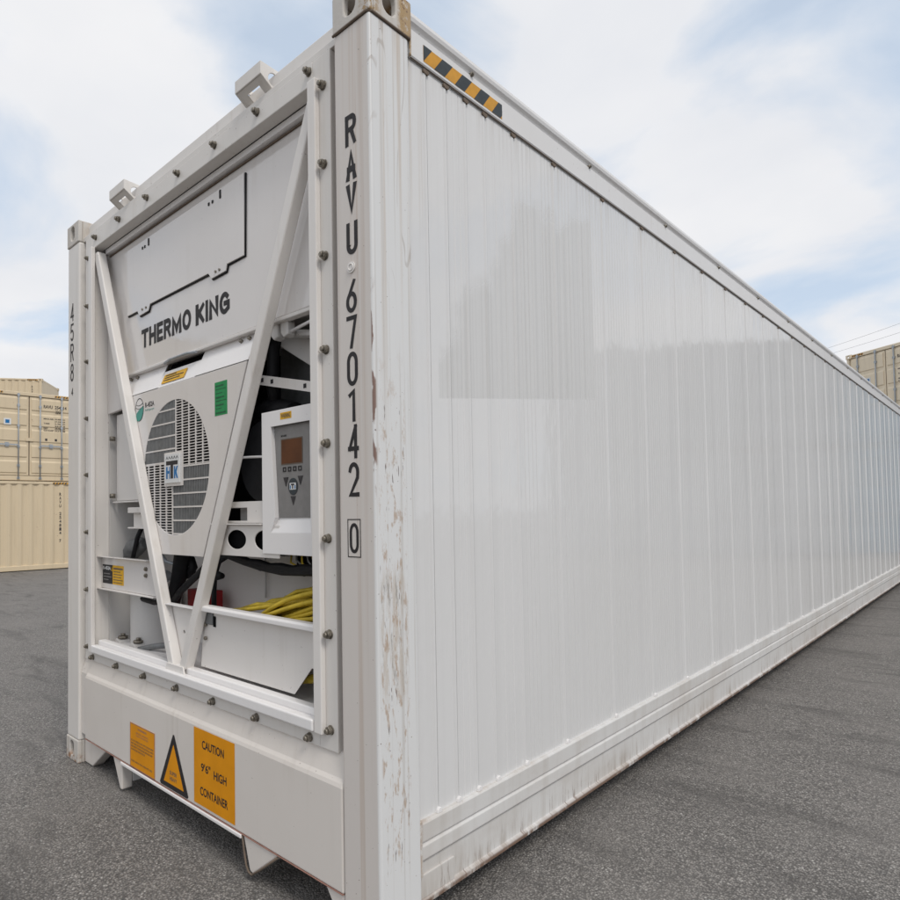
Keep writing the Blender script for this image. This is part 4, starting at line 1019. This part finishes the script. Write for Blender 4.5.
# ---------------------------------------------------------------- beige dry containers
def dry_container(name, length, height, mat, door_text=True):
    root = empty(name)
    Wd = 2.438; b = MB()
    for x in (0, Wd - .08):
        for y in (0.02, length - .12): b.box(x, x + .08, y, y + .10, 0.118, height - .118)
    for x in (0.01, Wd - .07): b.box(x, x + .06, .10, length - .1, 0.02, 0.16); b.box(x, x + .06, .10, length - .1, height - .09, height - .01)
    for y in (0.03, length - .10): b.box(.08, Wd - .08, y, y + .07, 0.02, 0.15); b.box(.08, Wd - .08, y, y + .07, height - .11, height - .01)
    b.box(0.06, Wd - .06, .12, length - .12, .13, .16)
    b.build('frame', mat, root, 0.01, 1)
    for x0, s in ((Wd - .02, 1), (.02, -1)):
        b = MB(); q = []; y = 0.13; ph = 0
        segs = [(0.070, 0), (0.068, -1), (0.070, 0), (0.068, 1)]; d = 0.0
        while y < length - 0.13:
            ln, dd = segs[ph % 4]; q.append((y, d))
            y += ln
            if dd < 0: d = -0.036
            if dd > 0: d = 0.0
            ph += 1
        q.append((length - .12, 0))
        z0, z1 = 0.155, height - .088
        A = [b.b.verts.new((x0 + s * dd, yy, z0)) for yy, dd in q]; B = [b.b.verts.new((x0 + s * dd, yy, z1)) for yy, dd in q]
        for i in range(len(q) - 1): b.b.faces.new((A[i], A[i + 1], B[i + 1], B[i]))
        b.build('side_wall', mat, root)
    MB().box(.06, Wd - .06, .1, length - .1, height - .035, height - .02).build('roof', mat, root)
    MB().box(.08, Wd - .08, length - .07, length - .03, .15, height - .11).build('end_wall', mat, root)
    for x in (0, Wd - .162):
        for y in (0, length - .178):
            for z in (0, height - .118):
                cb_ = MB()
                yy = (y - .003, y + .012) if y == 0 else (y + .169, y + .181)
                yi = (yy[1], y + .181) if y == 0 else (y - .003, yy[0])
                xx = (x - .003, x + .009) if x == 0 else (x + .153, x + .165)
                xi = (xx[1], x + .165) if x == 0 else (x - .003, xx[0])
                cb_.plate([rect(x - .003, x + .165, z, z + .118), stadium(x + .081, z + .06, .05, .08)], 'y', *yy)
                cb_.plate([rect(yi[0], yi[1], z, z + .118), stadium(y + .089, z + .06, .055, .08)], 'x', *xx)
                cb_.box(xi[1] - .02 if x == 0 else xi[0], xi[1] if x == 0 else xi[0] + .02, yi[0], yi[1], z, z + .118)
                cb_.box(xi[0], xi[1], yi[0], yi[1], z + .10, z + .118); cb_.box(xi[0], xi[1], yi[0], yi[1], z, z + .016)
                cb_.build('corner_casting', mat, root)
    # door end at y = 0
    z0, z1 = 0.17, height - 0.125
    MB().box(.083, Wd - .083, 0.085, 0.10, .15, height - .11).build('door_gasket', 'dkbrown', root)
    for s, (x0, x1) in enumerate(((0.095, 1.205), (1.233, Wd - .095))):
        b = MB(); n = 5; hh = (z1 - z0)
        b.box(x0, x1, 0.06, 0.084, z0, z1)
        # raised fields separated by recessed horizontal bands
        for i in range(n):
            a = z0 + 0.05 + i * hh / n; c_ = z0 + (i + 1) * hh / n - 0.03
            for xa, xb in ((x0 + .05, x1 - .05),):
                b.prism([(0.0605, a), (0.040, a + .03), (0.040, c_ - .05), (0.0605, c_)], 'x', xa, xb)
        d = b.build('door', mat, root, 0.0)
        for fx in (0.24, 0.76):
            xx = x0 + (x1 - x0) * fx
            bb = MB(); bb.cyl((xx, 0.015, 0.06), (xx, 0.015, height - .05), 0.017, 8)
            for z in (0.09, 0.45, 1.0, 1.6, height - .4, height - .1): bb.box(xx - .035, xx + .035, 0.004, 0.038, z - .03, z + .03)
            bb.build('locking_bar', 'steel', d)
            bb = MB(); sx = -1 if fx > .5 else 1
            bb.box(xx if sx > 0 else xx - .34, xx + .34 if sx > 0 else xx, -0.01, 0.0, 1.02, 1.06); bb.box(xx + sx * .28 - .04, xx + sx * .28 + .04, 0.0, 0.038, 0.98, 1.10)
            bb.build('handle', 'steel', d)
        if s == 1 and door_text:
            bb = MB(); yy = 0.0385; fn = lambda u, v: (u, yy, v)
            text_into(bb, 'RAVU', x0 + .36, x0 + .60, height - .43, height - .33, fn, None, .03); text_into(bb, '254814', x0 + .66, x0 + .98, height - .43, height - .33, fn, None, .03)
            text_into(bb, '22G1', x0 + .68, x0 + .84, height - .555, height - .465, fn, None, .03)
            for i, (t, v) in enumerate((('MAX.GR.', '30,480 KG'), ('', '67,200 LB'), ('TARE', '2,180 KG'), ('', '4,810 LB'), ('NET', '28,300 KG'), ('CU.CAP.', '33.2 CU.M'))):
                z = height - 0.76 - i * .068
                if t: text_into(bb, t, x0 + .36, x0 + .36 + .04 * len(t), z, z + .045, fn, None, .03)
                text_into(bb, v, x0 + .66, x0 + .94, z, z + .045, fn, None, .03)
            for xx in (x0 + .40, x0 + .66): bb.box(xx, xx + .06, yy - .001, yy, .98 + .22, 1.05 + .22)
            bb.build('door_lettering', 'grey_ink', d)
        if s == 0:
            MB().box(x0 + .48, x0 + .66, 0.036, 0.0395, height - .98, height - .80).build('blue_decal', 'decal', d)
            MB().box(x0 + .52, x0 + .62, 0.034, 0.0358, height - .94, height - .84).build('blue_emblem', 'blue', d)
    MB().box(1.12, 1.32, 0.02, 0.04, height * .45, height * .45 + .09).build('cam_keeper', mat, root)
    b = MB()
    for (xa, xb) in ((0.18, 0.55), (Wd - .55, Wd - .18)):
        b.box(xa, xb, 0.0275, 0.0295, height - .085, height - .035, 'stripe_or')
        for i in range(5): b.prism([(xa + i * .075, height - .085), (xa + .035 + i * .075, height - .085), (xa + .065 + i * .075, height - .035), (xa + .03 + i * .075, height - .035)], 'y', 0.0262, 0.0273, 'stripe_dark')
    b.build('hazard_stripe_label', None, root)
    b = MB()
    for (ya, yb) in ((0.20, 0.62), (length - .62, length - .20)):
        for xs2, s in ((Wd - .0095, 1), (.0095, -1)):
            x0, x1 = sorted((xs2, xs2 + s * .0015)); b.box(x0, x1, ya, yb, height - .078, height - .028, 'stripe_or')
            x0, x1 = sorted((xs2 + s * .0016, xs2 + s * .0028))
            for i in range(5): b.prism([(ya + i * .08, height - .078), (ya + .04 + i * .08, height - .078), (ya + .07 + i * .08, height - .028), (ya + .03 + i * .08, height - .028)], 'x', x0, x1, 'stripe_dark')
    b.build('hazard_stripe_label', None, root)
    # vertical number on both long sides near each end
    for s_, xs2 in ((1, Wd - .016), (-1, .016)):
        for ya in (0.40, length - 0.44):
            b = MB()
            for i, t in enumerate('RAVU 254814 7'):
                if t == ' ': continue
                z = height - .42 - i * .115
                if s_ > 0: text_into(b, t, 0, .055, z, z + .09, (lambda u, v, ya=ya, xs2=xs2: (xs2, ya + u, v)), None, .02)
                else: text_into(b, t, 0, .055, z, z + .09, (lambda u, v, ya=ya, xs2=xs2: (xs2, ya - u, v)), None, .02)
            b.build('side_lettering', 'grey_ink', root)
    return root
def dup(root):
    r = root.copy(); C.objects.link(r)
    for c1 in root.children:
        c = c1.copy(); C.objects.link(c); c.parent = r
        for c2 in c1.children:
            d = c2.copy(); C.objects.link(d); d.parent = c
    return r
def place(o, pt, ang, local=(0, 0, 0)):     # put the local point at pt with rotation ang
    lx, ly, lz = local; ca, sa = math.cos(ang), math.sin(ang)
    o.rotation_euler = (0, 0, ang)
    o.location = (pt[0] - (lx * ca - ly * sa), pt[1] - (lx * sa + ly * ca), pt[2] - lz)

GRP = 'dry containers stacked at the edge of the yard'
c20 = dry_container('dry_container', 6.058, 2.591, 'beige')
c20h = dry_container('dry_container', 6.058, 2.896, 'beige2')
used = {}
def put(proto, pt, ang, local, label):
    o = proto if proto.name not in used else dup(proto)
    used[proto.name] = 1
    place(o, pt, ang, local); tag(o, label, 'shipping container', GRP); return o
Hs = 2.591
# left stack: lower container side-on, upper one showing its doors. Line of the lower wall runs along u
gl = -0.24
A0 = Vector((-19.25, 5.93)); ul = Vector((-18.487 + 18.576, 5.38 - 3.778)).normalized()      # far right end of the visible wall
ang_u = math.atan2(ul.y, ul.x)
# side-on: long wall towards the yard, its far end ends beside the white container's post
put(c20, (A0.x, A0.y, gl), ang_u - math.pi / 2, (2.438, 6.058, 0), 'corrugated beige container standing side-on on the ground at left, under a door-end one')
put(c20, (A0.x - 0.05, A0.y, gl + Hs), ang_u, (2.438, 0, 0), 'beige container with closed doors facing the yard, resting on the side-on one at left')
sx, sy, sa = -30.5, 8.44, R(-34.3)
for i in range(3):
    put(c20, (sx, sy, 0.02 - 0.21 + i * Hs), sa, (2.438, 6.058, 0),
        ('bottom beige container of the far stack behind the left stack', 'middle beige container of the far stack behind the left stack',
         'far beige container whose top edge shows above the left door-end container')[i])
for j in range(4):
    for i in range((2, 3, 2, 3)[j]):
        put(c20, (A0.x - 0.1 - 0.25 * (j % 2), A0.y - 6.2 * (j + 1), gl + i * Hs), ang_u - math.pi / 2, (2.438, 6.058, 0),
            '%s beige container, side-on, in the %s stack along the left edge' % (('ground level', 'second tier', 'third tier')[i], ('second', 'third', 'fourth', 'fifth')[j]))
d_ = R(-34.7); rx_, ry_ = -2.3, 22.0
for j in range(5):
    px, py = rx_ + math.cos(d_) * j * 2.52, ry_ + math.sin(d_) * j * 2.52
    for i in range(2 if j < 9 else 3):
        lab_ = ('pale beige container showing its doors above the far end of the white container' if (j == 0 and i == 1) else
                '%s pale beige container in the %s stack of the row at right' % (('ground level', 'upper', 'topmost')[i], ('first', 'second', 'third', 'fourth', 'fifth', 'sixth', 'seventh')[j]))
        if j: lab_ = lab_.replace('pale beige', 'blue' if j == 1 else 'light grey')
        o = put(c20h, (px, py, i * 2.896), d_, (0, 0, 0), lab_)
        if j:
            for ch_ in [q for c1 in o.children for q in [c1] + list(c1.children)]:
                for sl_ in ch_.material_slots:
                    if sl_.material == M['beige2']: sl_.link = 'OBJECT'; sl_.material = M['cblue'] if j == 1 else M['cgrey']

# ---------------------------------------------------------------- overhead wires
wa, wb = Vector((-12.44, 64.6, 14.3)), Vector((6.40, 30.77, 10.35))
def pole(p, label):
    r = tag(empty('utility_pole', (p.x, p.y, 0)), label, 'utility pole', 'wooden utility poles behind the yard')
    MB().tube([(0, 0, -.2), (0, 0, p.z + .5)], [0.16, 0.11], 14).build('pole', 'dkbrown', r)
    MB().box(-.06, .06, -1.0, 1.0, p.z - .05, p.z + .07).build('crossarm', 'dkbrown', r)
    return r
pole(wa, 'farther wooden utility pole beyond the end of the white container'); pole(wb, 'nearer wooden utility pole behind the row of stacks at right')
for j, dy in enumerate((-0.8, 0.8)):
    P = []
    for i in range(41):
        t = i / 40; q = wa.lerp(wb, t); P.append((q.x + dy * .5, q.y + dy, q.z - 0.25 * 4 * t * (1 - t)))
    tag(MB().tube(P, 0.007, 6).build('overhead_wire', 'rubber'), ('lower thin wire crossing the sky above the right stack', 'upper thin wire crossing the sky above the right stack')[j], 'wire', 'thin wires over the yard')
